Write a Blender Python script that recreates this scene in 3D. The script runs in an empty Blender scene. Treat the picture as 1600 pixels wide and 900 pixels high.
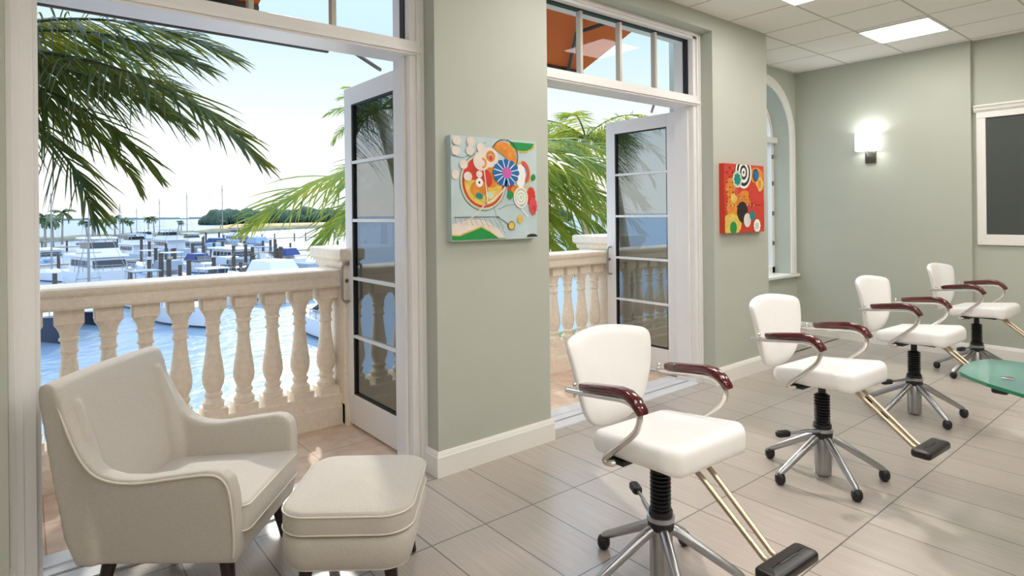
import bpy, math, random
from mathutils import Vector, Matrix
random.seed(7)
PI = math.pi
SC = bpy.context.scene
COL = SC.collection

# ------------------------------------------------------------------ camera
H = 1.5
FPX, YAW, ROLL, CY = 944.4, 0.890249, -0.010783, 334.4
W_ = Vector((math.cos(YAW), math.sin(YAW), 0))
r_ = Vector((math.sin(YAW), -math.cos(YAW), 0))
u_ = Vector((0, 0, 1))
R_ = r_ * math.cos(ROLL) + u_ * math.sin(ROLL)
U_ = -r_ * math.sin(ROLL) + u_ * math.cos(ROLL)
cam_d = bpy.data.cameras.new('camera')
cam = bpy.data.objects.new('camera', cam_d)
COL.objects.link(cam)
cam.matrix_world = Matrix(((R_.x, U_.x, -W_.x, 0), (R_.y, U_.y, -W_.y, 0), (R_.z, U_.z, -W_.z, H), (0, 0, 0, 1)))
cam_d.sensor_width = 36
cam_d.lens = FPX / 1600 * 36
cam_d.shift_y = -(450 - CY) / 1600
cam_d.clip_start = 0.05
cam_d.clip_end = 5000
SC.camera = cam


def ray(px, py):
    return W_ + R_ * ((px - 800) / FPX) - U_ * ((py - CY) / FPX)


def at_z(px, py, z):
    d = ray(px, py)
    return Vector((0, 0, H)) + d * ((z - H) / d.z)


def at_d(px, py, dist):
    return Vector((0, 0, H)) + ray(px, py) * dist


# ------------------------------------------------------------------ world, sun, exposure
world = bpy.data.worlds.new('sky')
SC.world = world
world.use_nodes = True
nt = world.node_tree
nt.nodes.clear()
wo = nt.nodes.new('ShaderNodeOutputWorld')
bg = nt.nodes.new('ShaderNodeBackground')
tc = nt.nodes.new('ShaderNodeTexCoord')
sep = nt.nodes.new('ShaderNodeSeparateXYZ')
ramp = nt.nodes.new('ShaderNodeValToRGB')
nt.links.new(tc.outputs['Generated'], sep.inputs[0])
nt.links.new(sep.outputs['Z'], ramp.inputs[0])
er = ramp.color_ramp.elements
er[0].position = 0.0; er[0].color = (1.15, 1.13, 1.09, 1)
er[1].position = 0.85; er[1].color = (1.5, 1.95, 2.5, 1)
for p_, c_ in ((0.08, (1.10, 1.12, 1.12)), (0.17, (0.86, 0.97, 1.04)), (0.27, (0.68, 0.87, 1.0)), (0.38, (0.70, 0.91, 1.1)), (0.52, (1.6, 2.05, 2.6))):  # upper stops, out of view, are brightened to push skylight into the room
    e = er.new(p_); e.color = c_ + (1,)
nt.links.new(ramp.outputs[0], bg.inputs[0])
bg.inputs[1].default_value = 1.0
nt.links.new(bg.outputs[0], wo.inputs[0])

SUN_DIR = Vector((math.cos(math.radians(70)), math.sin(math.radians(70)), math.tan(math.radians(31)))).normalized()
sd = bpy.data.lights.new('sun', 'SUN')
sun = bpy.data.objects.new('sun', sd)
COL.objects.link(sun)
sun.rotation_euler = SUN_DIR.to_track_quat('Z', 'Y').to_euler()
sd.energy = 2.2
sd.color = (1.0, 0.95, 0.86)
sd.angle = math.radians(2.0)
PANEL_EMIT = 16.5
SCONCE_W = 2.2
SC.view_settings.view_transform = 'Standard'
SC.view_settings.look = 'None'
SC.view_settings.gamma = 1.0
SC.view_settings.use_curve_mapping = False
SC.view_settings.exposure = 0.13


# ------------------------------------------------------------------ materials
def srgb(r, g, b):
    f = lambda c: (c / 255 / 12.92) if c / 255 <= 0.04045 else ((c / 255 + 0.055) / 1.055) ** 2.4
    return (f(r), f(g), f(b), 1)


def mat(name, col, rough=0.5, metal=0.0, noise=0.0, nscale=20, bump=0.0, bscale=60, spec=0.5, stretch=None, sheen=0, coat=0, emit=None, es=0, trans=0):
    m = bpy.data.materials.new(name)
    m.use_nodes = True
    n = m.node_tree.nodes; l = m.node_tree.links
    b = n['Principled BSDF']
    b.inputs['Base Color'].default_value = col
    b.inputs['Roughness'].default_value = rough
    b.inputs['Metallic'].default_value = metal
    b.inputs['Specular IOR Level'].default_value = spec
    if sheen: b.inputs['Sheen Weight'].default_value = sheen
    if coat: b.inputs['Coat Weight'].default_value = coat; b.inputs['Coat Roughness'].default_value = 0.05
    if emit: b.inputs['Emission Color'].default_value = emit; b.inputs['Emission Strength'].default_value = es
    if trans: b.inputs['Transmission Weight'].default_value = trans
    if noise or bump:
        t = n.new('ShaderNodeTexCoord')
        mp = n.new('ShaderNodeMapping')
        l.new(t.outputs['Object'], mp.inputs[0])
        if stretch: mp.inputs['Scale'].default_value = stretch
    if noise:
        nz = n.new('ShaderNodeTexNoise'); nz.inputs['Scale'].default_value = nscale; nz.inputs['Detail'].default_value = 5
        l.new(mp.outputs[0], nz.inputs['Vector'])
        mx = n.new('ShaderNodeMix'); mx.data_type = 'RGBA'; mx.blend_type = 'MULTIPLY'
        rp = n.new('ShaderNodeValToRGB')
        rp.color_ramp.elements[0].position = 0.3; rp.color_ramp.elements[1].position = 0.7
        k = 1 - noise
        rp.color_ramp.elements[0].color = (k, k, k, 1); rp.color_ramp.elements[1].color = (1, 1, 1, 1)
        l.new(nz.outputs[0], rp.inputs[0])
        mx.inputs[0].default_value = 1
        mx.inputs[6].default_value = col
        l.new(rp.outputs[0], mx.inputs[7])
        l.new(mx.outputs[2], b.inputs['Base Color'])
    if bump:
        nb = n.new('ShaderNodeTexNoise'); nb.inputs['Scale'].default_value = bscale; nb.inputs['Detail'].default_value = 4
        l.new(mp.outputs[0], nb.inputs['Vector'])
        bp = n.new('ShaderNodeBump'); bp.inputs['Strength'].default_value = bump; bp.inputs['Distance'].default_value = 0.01
        l.new(nb.outputs[0], bp.inputs['Height'])
        l.new(bp.outputs[0], b.inputs['Normal'])
    return m


M_ = {}
M_['wall'] = mat('sage_paint', srgb(188, 191, 178), 0.75, noise=0.03, nscale=2)
M_['trim'] = mat('white_trim_paint', srgb(240, 237, 230), 0.35)
M_['door'] = mat('white_door_paint', srgb(240, 236, 233), 0.35)
M_['metal_white'] = mat('white_aluminium', srgb(225, 226, 228), 0.35, 0.2)
M_['gasket'] = mat('black_gasket', srgb(25, 27, 30), 0.5)
M_['bronze'] = mat('bronze_muntin', srgb(190, 180, 165), 0.4, 0.3)
M_['stone'] = mat('cast_stone', srgb(251, 236, 216), 0.85, noise=0.10, nscale=35, bump=0.5, bscale=90)
M_['stucco'] = mat('stucco', srgb(225, 200, 175), 0.9, bump=0.4, bscale=120)
M_['fabric'] = mat('linen_fabric', srgb(203, 195, 184), 0.95, noise=0.16, nscale=220, bump=0.35, bscale=500, sheen=0.2)
M_['piping'] = mat('linen_piping', srgb(214, 205, 192), 0.9)
M_['darkwood'] = mat('espresso_wood', srgb(38, 24, 20), 0.35)
M_['leather'] = mat('white_leather', srgb(250, 247, 244), 0.38, noise=0.02, nscale=8, bump=0.08, bscale=200)
M_['chrome'] = mat('chrome', srgb(225, 222, 218), 0.12, 1.0)
M_['warmchrome'] = mat('warm_chrome', srgb(196, 180, 156), 0.30, 1.0)
M_['brushed'] = mat('brushed_aluminium', srgb(178, 178, 180), 0.32, 1.0)
M_['mahogany'] = mat('mahogany_lacquer', srgb(92, 14, 18), 0.12, noise=0.35, nscale=25, stretch=(1, 6, 6), coat=0.8)
M_['black'] = mat('black_rubber', srgb(26, 25, 27), 0.45)
M_['ink'] = mat('dark_line', srgb(45, 50, 55), 0.6)
M_['plastic'] = mat('black_plastic', srgb(30, 26, 26), 0.3)
M_['charcoal'] = mat('charcoal_panel', srgb(70, 74, 72), 0.6)
M_['nickel'] = mat('brushed_nickel', srgb(120, 116, 110), 0.3, 1.0)
M_['shade'] = mat('frosted_shade', srgb(255, 252, 245), 0.6, emit=srgb(238, 246, 255), es=1.4)
M_['panel_light'] = mat('light_diffuser', srgb(255, 255, 255), 0.6, emit=(1.0, 0.97, 0.935, 1), es=PANEL_EMIT)
M_['orange'] = mat('orange_canvas', srgb(226, 112, 48), 0.8, noise=0.08, nscale=120)
M_['awningbar'] = mat('awning_steel', srgb(70, 72, 74), 0.5, 0.3)
M_['trunk'] = mat('palm_trunk', srgb(176, 160, 138), 0.9, noise=0.3, nscale=12, stretch=(1, 1, 6))
M_['hull'] = mat('white_gelcoat', srgb(206, 210, 218), 0.3)
M_['hullgrey'] = mat('grey_gelcoat', srgb(165, 176, 190), 0.35)
M_['navy'] = mat('navy_canvas', srgb(34, 58, 118), 0.6)
M_['navyhull'] = mat('navy_hull', srgb(30, 40, 62), 0.3)
M_['skycanvas'] = mat('pale_blue_canvas', srgb(128, 156, 190), 0.7)
M_['greycanvas'] = mat('grey_canvas', srgb(130, 140, 155), 0.8)
M_['boatglass'] = mat('tinted_boat_glass', srgb(28, 36, 46), 0.1)
M_['mast'] = mat('mast_aluminium', srgb(150, 150, 152), 0.4, 0.3)
M_['piling'] = mat('weathered_piling', srgb(92, 84, 78), 0.9, noise=0.3, nscale=4)
M_['dockwood'] = mat('dock_planks', srgb(170, 158, 142), 0.9, noise=0.2, nscale=3)
M_['grass'] = mat('lawn_grass', srgb(96, 120, 62), 0.95, noise=0.4, nscale=3)
M_['rocks'] = mat('breakwater_rock', srgb(120, 122, 104), 0.95, noise=0.5, nscale=0.4)
M_['sand'] = mat('dry_grass_sand', srgb(205, 172, 118), 0.95, noise=0.3, nscale=0.3)
M_['bush'] = mat('dark_tree_leaves', srgb(70, 92, 74), 0.9, noise=0.5, nscale=0.25)
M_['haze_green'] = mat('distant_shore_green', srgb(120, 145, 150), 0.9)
M_['farpalm'] = mat('distant_palm_leaves', srgb(84, 102, 58), 0.8, noise=0.3, nscale=1)


def leaf_mat(name, col, tcol):
    m = bpy.data.materials.new(name); m.use_nodes = True
    n = m.node_tree.nodes; l = m.node_tree.links; n.clear()
    o = n.new('ShaderNodeOutputMaterial')
    d = n.new('ShaderNodeBsdfPrincipled'); d.inputs['Roughness'].default_value = 0.45
    t = n.new('ShaderNodeBsdfTranslucent')
    mx = n.new('ShaderNodeMixShader'); mx.inputs[0].default_value = 0.42
    tcn = n.new('ShaderNodeTexCoord'); nz = n.new('ShaderNodeTexNoise'); nz.inputs['Scale'].default_value = 2.5
    l.new(tcn.outputs['Object'], nz.inputs['Vector'])
    for (c, sh, inp) in ((col, d, 'Base Color'), (tcol, t, 'Color')):
        rp = n.new('ShaderNodeValToRGB')
        rp.color_ramp.elements[0].position = 0.35; rp.color_ramp.elements[1].position = 0.65
        rp.color_ramp.elements[0].color = (c[0] * 0.6, c[1] * 0.75, c[2] * 0.8, 1)
        rp.color_ramp.elements[1].color = (min(c[0] * 1.35, 1), min(c[1] * 1.15, 1), c[2], 1)
        l.new(nz.outputs[0], rp.inputs[0]); l.new(rp.outputs[0], sh.inputs[inp])
    l.new(d.outputs[0], mx.inputs[1]); l.new(t.outputs[0], mx.inputs[2]); l.new(mx.outputs[0], o.inputs[0])
    return m


M_['leaf_dark'] = leaf_mat('palm_leaf_dark', srgb(50, 68, 42), srgb(104, 110, 34))
M_['leaf_bright'] = leaf_mat('palm_leaf_bright', srgb(112, 138, 54), srgb(176, 182, 58))


def glass_mat(name, tint, refl, rough=0.0, top=0.55):
    m = bpy.data.materials.new(name); m.use_nodes = True
    n = m.node_tree.nodes; l = m.node_tree.links; n.clear()
    o = n.new('ShaderNodeOutputMaterial')
    t = n.new('ShaderNodeBsdfTransparent'); t.inputs[0].default_value = tint
    g = n.new('ShaderNodeBsdfGlossy'); g.inputs['Roughness'].default_value = rough
    fr = n.new('ShaderNodeLayerWeight'); fr.inputs[0].default_value = 0.35
    mr = n.new('ShaderNodeMapRange'); mr.inputs[1].default_value = 0; mr.inputs[2].default_value = 1
    mr.inputs[3].default_value = refl; mr.inputs[4].default_value = min(1, refl + top)
    mx = n.new('ShaderNodeMixShader')
    l.new(fr.outputs['Fresnel'], mr.inputs[0]); l.new(mr.outputs[0], mx.inputs[0])
    l.new(t.outputs[0], mx.inputs[1]); l.new(g.outputs[0], mx.inputs[2]); l.new(mx.outputs[0], o.inputs[0])
    return m


M_['glass'] = glass_mat('clear_glass', (0.97, 0.99, 0.995, 1), 0.0, top=0.02)
M_['doorglass'] = glass_mat('tinted_door_glass', (0.46, 0.54, 0.56, 1), 0.28)


def math_node(n, l, op, a, b=None):
    x = n.new('ShaderNodeMath'); x.operation = op
    for i, v in enumerate((a, b)):
        if v is None: continue
        if isinstance(v, (int, float)): x.inputs[i].default_value = v
        else: l.new(v, x.inputs[i])
    return x.outputs[0]


def grid_line(n, l, coord, off, pitch, half):
    """1 on a joint line, 0 between"""
    a = math_node(n, l, 'SUBTRACT', coord, off)
    a = math_node(n, l, 'DIVIDE', a, pitch)
    f = math_node(n, l, 'FRACT', a)
    f = math_node(n, l, 'SUBTRACT', f, 0.5)
    f = math_node(n, l, 'ABSOLUTE', f)
    return math_node(n, l, 'GREATER_THAN', f, 0.5 - half / pitch), a


def floor_mat():
    m = bpy.data.materials.new('taupe_linear_tile'); m.use_nodes = True
    n = m.node_tree.nodes; l = m.node_tree.links
    b = n['Principled BSDF']
    t = n.new('ShaderNodeTexCoord'); s = n.new('ShaderNodeSeparateXYZ')
    l.new(t.outputs['Object'], s.inputs[0])
    ly, ay = grid_line(n, l, s.outputs[1], 1.192, 0.5875, 0.0030)
    row = math_node(n, l, 'FLOOR', ay)
    sh = math_node(n, l, 'MULTIPLY', math_node(n, l, 'LESS_THAN', row, 0), 0.1)
    xs = math_node(n, l, 'ADD', s.outputs[0], sh)
    lx, ax = grid_line(n, l, xs, 1.73, 0.302, 0.0026)
    line = math_node(n, l, 'MAXIMUM', lx, ly)
    # per tile tone
    wn = n.new('ShaderNodeTexWhiteNoise'); cmb = n.new('ShaderNodeCombineXYZ')
    l.new(math_node(n, l, 'FLOOR', ax), cmb.inputs[0]); l.new(row, cmb.inputs[1]); l.new(cmb.outputs[0], wn.inputs['Vector'])
    # streaks along Y
    mp = n.new('ShaderNodeMapping'); mp.inputs['Scale'].default_value = (110, 2.2, 1)
    l.new(t.outputs['Object'], mp.inputs[0])
    nz = n.new('ShaderNodeTexNoise'); nz.inputs['Scale'].default_value = 1; nz.inputs['Detail'].default_value = 6; nz.inputs['Roughness'].default_value = 0.7
    l.new(mp.outputs[0], nz.inputs['Vector'])
    mixf = math_node(n, l, 'ADD', math_node(n, l, 'MULTIPLY', wn.outputs[0], 0.16), nz.outputs[0])
    rp = n.new('ShaderNodeValToRGB')
    rp.color_ramp.elements[0].position = 0.25; rp.color_ramp.elements[0].color = srgb(152, 140, 130)
    rp.color_ramp.elements[1].position = 0.85; rp.color_ramp.elements[1].color = srgb(192, 181, 171)
    l.new(mixf, rp.inputs[0])
    mx = n.new('ShaderNodeMix'); mx.data_type = 'RGBA'
    l.new(line, mx.inputs[0]); l.new(rp.outputs[0], mx.inputs[6]); mx.inputs[7].default_value = srgb(78, 70, 66)
    l.new(mx.outputs[2], b.inputs['Base Color'])
    b.inputs['Roughness'].default_value = 0.30; b.inputs['Specular IOR Level'].default_value = 0.9; b.inputs['Coat Weight'].default_value = 0.35; b.inputs['Coat Roughness'].default_value = 0.22
    return m


def ceil_mat():
    m = bpy.data.materials.new('acoustic_tile_grid'); m.use_nodes = True
    n = m.node_tree.nodes; l = m.node_tree.links
    b = n['Principled BSDF']
    t = n.new('ShaderNodeTexCoord'); s = n.new('ShaderNodeSeparateXYZ')
    l.new(t.outputs['Object'], s.inputs[0])
    lx, _ = grid_line(n, l, s.outputs[0], 4.92, 0.613, 0.010)
    ly, _ = grid_line(n, l, s.outputs[1], 2.40, 0.590, 0.010)
    line = math_node(n, l, 'MAXIMUM', lx, ly)
    nz = n.new('ShaderNodeTexNoise'); nz.inputs['Scale'].default_value = 150
    rp = n.new('ShaderNodeValToRGB')
    rp.color_ramp.elements[0].color = srgb(238, 235, 228); rp.color_ramp.elements[1].color = srgb(248, 246, 240)
    l.new(nz.outputs[0], rp.inputs[0]); l.new(t.outputs['Object'], nz.inputs['Vector'])
    mx = n.new('ShaderNodeMix'); mx.data_type = 'RGBA'
    l.new(line, mx.inputs[0]); l.new(rp.outputs[0], mx.inputs[6]); mx.inputs[7].default_value = srgb(200, 195, 182)
    l.new(mx.outputs[2], b.inputs['Base Color'])
    b.inputs['Roughness'].default_value = 0.9
    return m


def balcony_mat():
    m = bpy.data.materials.new('travertine_paver'); m.use_nodes = True
    n = m.node_tree.nodes; l = m.node_tree.links
    b = n['Principled BSDF']
    t = n.new('ShaderNodeTexCoord'); s = n.new('ShaderNodeSeparateXYZ')
    l.new(t.outputs['Object'], s.inputs[0])
    lx, _ = grid_line(n, l, s.outputs[0], 1.42, 0.45, 0.003)
    ly, _ = grid_line(n, l, s.outputs[1], 3.78, 0.45, 0.003)
    line = math_node(n, l, 'MAXIMUM', lx, ly)
    nz = n.new('ShaderNodeTexNoise'); nz.inputs['Scale'].default_value = 9; nz.inputs['Detail'].default_value = 8
    l.new(t.outputs['Object'], nz.inputs['Vector'])
    rp = n.new('ShaderNodeValToRGB')
    rp.color_ramp.elements[0].position = 0.3; rp.color_ramp.elements[0].color = srgb(214, 184, 158)
    rp.color_ramp.elements[1].position = 0.7; rp.color_ramp.elements[1].color = srgb(236, 212, 190)
    l.new(nz.outputs[0], rp.inputs[0])
    mx = n.new('ShaderNodeMix'); mx.data_type = 'RGBA'
    l.new(line, mx.inputs[0]); l.new(rp.outputs[0], mx.inputs[6]); mx.inputs[7].default_value = srgb(190, 150, 120)
    l.new(mx.outputs[2], b.inputs['Base Color'])
    b.inputs['Roughness'].default_value = 0.7
    return m


def water_mat():
    m = bpy.data.materials.new('bay_water'); m.use_nodes = True
    n = m.node_tree.nodes; l = m.node_tree.links
    n.clear()
    o = n.new('ShaderNodeOutputMaterial')
    d = n.new('ShaderNodeBsdfDiffuse'); d.inputs[0].default_value = srgb(124, 150, 176)
    g = n.new('ShaderNodeBsdfGlossy'); g.inputs['Roughness'].default_value = 0.20
    lw = n.new('ShaderNodeLayerWeight'); lw.inputs[0].default_value = 0.5
    mr = n.new('ShaderNodeMapRange'); mr.inputs[3].default_value = 0.10; mr.inputs[4].default_value = 0.50
    mx = n.new('ShaderNodeMixShader')
    l.new(lw.outputs['Facing'], mr.inputs[0]); l.new(mr.outputs[0], mx.inputs[0]); l.new(d.outputs[0], mx.inputs[1]); l.new(g.outputs[0], mx.inputs[2]); l.new(mx.outputs[0], o.inputs[0])
    t = n.new('ShaderNodeTexCoord'); mp = n.new('ShaderNodeMapping'); mp.inputs['Scale'].default_value = (1, 1, 1)
    l.new(t.outputs['Object'], mp.inputs[0])
    nz = n.new('ShaderNodeTexNoise'); nz.inputs['Scale'].default_value = 0.9; nz.inputs['Detail'].default_value = 6
    l.new(mp.outputs[0], nz.inputs['Vector'])
    bp = n.new('ShaderNodeBump'); bp.inputs['Strength'].default_value = 0.5; bp.inputs['Distance'].default_value = 0.25
    l.new(nz.outputs[0], bp.inputs['Height']); l.new(bp.outputs[0], g.inputs['Normal'])
    return m


def greenglass_mat(name, col, a, gl):
    m = bpy.data.materials.new(name); m.use_nodes = True
    n = m.node_tree.nodes; l = m.node_tree.links; n.clear()
    o = n.new('ShaderNodeOutputMaterial')
    t = n.new('ShaderNodeBsdfTransparent'); t.inputs[0].default_value = col
    d = n.new('ShaderNodeBsdfDiffuse'); d.inputs[0].default_value = col
    g = n.new('ShaderNodeBsdfGlossy'); g.inputs['Roughness'].default_value = 0.03
    m1 = n.new('ShaderNodeMixShader'); m1.inputs[0].default_value = a
    m2 = n.new('ShaderNodeMixShader'); m2.inputs[0].default_value = gl
    l.new(t.outputs[0], m1.inputs[1]); l.new(d.outputs[0], m1.inputs[2])
    l.new(m1.outputs[0], m2.inputs[1]); l.new(g.outputs[0], m2.inputs[2]); l.new(m2.outputs[0], o.inputs[0])
    return m


M_['floor'] = floor_mat()
M_['ceiling'] = ceil_mat()
M_['balcony'] = balcony_mat()
M_['water'] = water_mat()
M_['tableglass'] = greenglass_mat('green_table_glass', srgb(176, 214, 204), 0.35, 0.15)
M_['tableedge'] = greenglass_mat('green_glass_edge', srgb(20, 140, 100), 0.8, 0.10)


# ------------------------------------------------------------------ mesh builder
class MB:
    def __init__(s):
        s.v = []; s.f = []; s.m = []

    def add(s, vs, fs, mi=0):
        o = len(s.v)
        s.v += [tuple(x) for x in vs]
        s.f += [tuple(i + o for i in q) for q in fs]
        s.m += [mi] * len(fs)
        return s

    def box(s, x0, x1, y0, y1, z0, z1, mi=0, M=None):
        vs = [Vector(p) for p in ((x0, y0, z0), (x1, y0, z0), (x1, y1, z0), (x0, y1, z0), (x0, y0, z1), (x1, y0, z1), (x1, y1, z1), (x0, y1, z1))]
        if M is not None: vs = [M @ p for p in vs]
        return s.add(vs, [(0, 3, 2, 1), (4, 5, 6, 7), (0, 1, 5, 4), (1, 2, 6, 5), (2, 3, 7, 6), (3, 0, 4, 7)], mi)

    def loft(s, rings, mi=0, cap=True, closed=False):
        n = len(rings[0]); vs = [p for r in rings for p in r]; fs = []
        k = len(rings)
        for i in range(k if closed else k - 1):
            a = i * n; b = ((i + 1) % k) * n
            for j in range(n):
                j2 = (j + 1) % n
                fs.append((a + j, a + j2, b + j2, b + j))
        if cap and not closed:
            fs.append(tuple(range(n))[::-1]); fs.append(tuple((k - 1) * n + j for j in range(n)))
        return s.add(vs, fs, mi)

    def tube(s, path, r, n=10, mi=0, flat=1.0, closed=False, up=None):
        path = [Vector(p) for p in path]
        k = len(path)
        rr = r if isinstance(r, (list, tuple)) else [r] * k
        rings = []
        prev = None
        for i, p in enumerate(path):
            if closed: d = path[(i + 1) % k] - path[i - 1]
            else: d = path[min(i + 1, k - 1)] - path[max(i - 1, 0)]
            d.normalize()
            if prev is None:
                a = Vector(up) if up else (Vector((0, 0, 1)) if abs(d.z) < 0.9 else Vector((1, 0, 0)))
                a = (a - d * a.dot(d)).normalized()
            else:
                a = (prev - d * prev.dot(d)).normalized()
            prev = a
            b = d.cross(a)
            rings.append([p + (a * math.cos(t) * flat + b * math.sin(t)) * rr[i] for t in [2 * PI * j / n for j in range(n)]])
        return s.loft(rings, mi, closed=closed)

    def cyl(s, p0, p1, r0, r1=None, n=16, mi=0):
        return s.tube([p0, p1], [r0, r0 if r1 is None else r1], n, mi)

    def lathe(s, prof, n=20, mi=0, c=(0, 0, 0), cap=True):
        return s.loft([[Vector((c[0] + r * math.cos(2 * PI * j / n), c[1] + r * math.sin(2 * PI * j / n), c[2] + z)) for j in range(n)] for z, r in prof], mi, cap)

    def prism(s, poly, a0, a1, axis='z', mi=0):
        def P(u, v, w):
            return {'z': (u, v, w), 'y': (u, w, v), 'x': (w, u, v)}[axis]
        return s.loft([[Vector(P(u, v, a0)) for u, v in poly], [Vector(P(u, v, a1)) for u, v in poly]], mi)

    def sphere(s, c, r, n=12, mi=0, sz=1.0):
        k = n // 2
        return s.lathe([(-r * sz * math.cos(PI * (i + 0.02) / (k + 0.04)), r * math.sin(PI * (i + 0.02) / (k + 0.04))) for i in range(k + 1)], n, mi, c)

    def build(s, name, mats, parent=None, smooth=False, bevel=0, subd=0, bseg=2, auto=None):
        me = bpy.data.meshes.new(name)
        me.from_pydata(s.v, [], s.f)
        ml = mats if isinstance(mats, (list, tuple)) else [mats]
        for q in ml: me.materials.append(M_[q] if isinstance(q, str) else q)
        for p, mi in zip(me.polygons, s.m): p.material_index = mi; p.use_smooth = smooth
        me.update()
        import bmesh as _b
        bm = _b.new(); bm.from_mesh(me); _b.ops.recalc_face_normals(bm, faces=bm.faces); bm.to_mesh(me); bm.free()
        o = bpy.data.objects.new(name, me)
        COL.objects.link(o)
        if parent is not None: o.parent = parent
        if bevel:
            b = o.modifiers.new('bevel', 'BEVEL'); b.width = bevel; b.segments = bseg; b.limit_method = 'ANGLE'; b.angle_limit = math.radians(40)
        if subd:
            b = o.modifiers.new('sub', 'SUBSURF'); b.levels = subd; b.render_levels = subd
        if auto:
            me.set_sharp_from_angle(angle=math.radians(auto))
        return o


def tag(o, label=None, cat=None, group=None, kind=None):
    if label: o['label'] = label
    if cat: o['category'] = cat
    if group: o['group'] = group
    if kind: o['kind'] = kind
    return o


def empty(name, loc=(0, 0, 0), rz=0.0):
    o = bpy.data.objects.new(name, None); COL.objects.link(o)
    o.location = loc; o.rotation_euler = (0, 0, rz); o.empty_display_size = 0.1
    return o


def copy_tree(o, parent=None):
    c = o.copy(); COL.objects.link(c)
    if parent is not None: c.parent = parent
    for ch in list(o.children): copy_tree(ch, c)
    return c


def struct(name, mb, mats, **k):
    return tag(mb.build(name, mats, **k), kind='structure')


def rrect(hx, hy, rc, d=0.0, n=8, cx=0, cy=0):
    hx -= d; hy -= d; rc = max(min(rc - d, hx, hy), 0.002)
    out = []
    for qx, qy, a0 in ((1, 1, 0), (-1, 1, 90), (-1, -1, 180), (1, -1, 270)):
        for i in range(n + 1):
            a = math.radians(a0 + 90 * i / n)
            out.append((cx + qx * (hx - rc) + rc * math.cos(a), cy + qy * (hy - rc) + rc * math.sin(a)))
    return out


def pad(mb, hx, hy, rc, prof, n=8, f=None, mi=0):
    """rounded-rectangle slab: prof = list of (inset, z)"""
    rings = []
    for d, z in prof:
        ring = [Vector((x, y, z)) for x, y in rrect(hx, hy, rc, d, n)]
        if f: ring = [Vector(f(p)) for p in ring]
        rings.append(ring)
    return mb.loft(rings, mi)


def edge_prof(z0, z1, r, crown=0.0, half=0.2, seg=4, botr=None):
    """inset/z profile: flat bottom centre -> rounded edge -> crowned top centre"""
    br = r if botr is None else botr
    p = [(half * 0.98, z0), (half * 0.5, z0)]
    p += [(br - br * math.sin(PI / 2 * i / seg), z0 + br - br * math.cos(PI / 2 * i / seg)) for i in range(seg + 1)]
    p += [(r - r * math.cos(PI / 2 * i / seg), z1 - r + r * math.sin(PI / 2 * i / seg)) for i in range(seg + 1)]
    for k in range(1, 7):
        t = k / 6.0
        d = r + (half * 0.98 - r) * t
        p.append((d, z1 + crown * math.sin(t * PI / 2)))
    return p


# ================================================================== THE ROOM
ZC = 3.20          # ceiling
YW = 2.964         # inner face of the window wall
YF = 3.10          # inner face of the door frames
YO = 3.35          # outer face of the wall
D1 = (-0.05, 1.84)
D2 = (2.712, 4.645)
XP = 5.56          # end of second pier
XF = 7.44          # far wall
YB = 3.60          # bay wall

fl = MB(); fl.box(-3.5, 7.7, -4.2, YF + 0.02, -0.1, 0); fl.box(XP - 0.01, 7.7, YF, YB + 0.05, -0.1, 0)
struct('floor', fl, 'floor')
ce = MB(); ce.box(-3.5, 7.7, -4.2, YB + 0.05, ZC, ZC + 0.05)
struct('ceiling', ce, 'ceiling')

wl = MB()
wl.box(-3.5, D1[0], YW, YO, 0, 3.9)
wl.box(D1[1], D2[0], YW, YO, 0, 3.9)
wl.box(D2[1], XP, YW, YO, 0, 3.9)
wl.box(D1[0], D1[1], YW, YO, 3.065, 3.9)
wl.box(D2[0], D2[1], YW, YO, 3.065, 3.9)
wl.box(XP - 0.25, XP, YO, YB + 0.3, 0, 3.9)
# bay wall with an arched opening
AX, AR, AZ = 6.66, 0.625, 2.36   # arch centre, inner radius, spring height
SILL = 0.70
wl.box(XP, XF + 0.1, YB, YB + 0.30, 0, SILL)
wl.box(XP, AX - AR, YB, YB + 0.30, SILL, 3.9)
wl.box(AX + AR, XF + 0.1, YB, YB + 0.30, SILL, 3.9)
arc = [(AX + AR * math.cos(a), AZ + AR * math.sin(a)) for a in [PI * i / 32 for i in range(33)]]
for i in range(32):
    (xa, za), (xb, zb) = arc[i], arc[i + 1]
    wl.add([(xa, YB, za), (xb, YB, zb), (xb, YB, 3.9), (xa, YB, 3.9), (xa, YB + .3, za), (xb, YB + .3, zb), (xb, YB + .3, 3.9), (xa, YB + .3, 3.9)],
           [(0, 1, 2, 3), (7, 6, 5, 4), (0, 4, 5, 1), (1, 5, 6, 2), (3, 2, 6, 7), (0, 3, 7, 4)])
struct('wall_left', wl, 'wall')
wf = MB()
wf.box(XF, XF + 0.35, 1.82, YB + 0.1, 0, ZC)
wf.box(XF + 0.06, XF + 0.35, -4.2, 1.82, 0, ZC)
struct('wall_far', wf, 'wall')
wr = MB(); wr.box(-3.6, 7.8, -4.3, -4.2, 0, ZC); struct('wall_right', wr, 'wall')
wn_ = MB(); wn_.box(-3.6, -3.5, -4.3, YO, 0, ZC); struct('wall_rear', wn_, 'wall')


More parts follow.
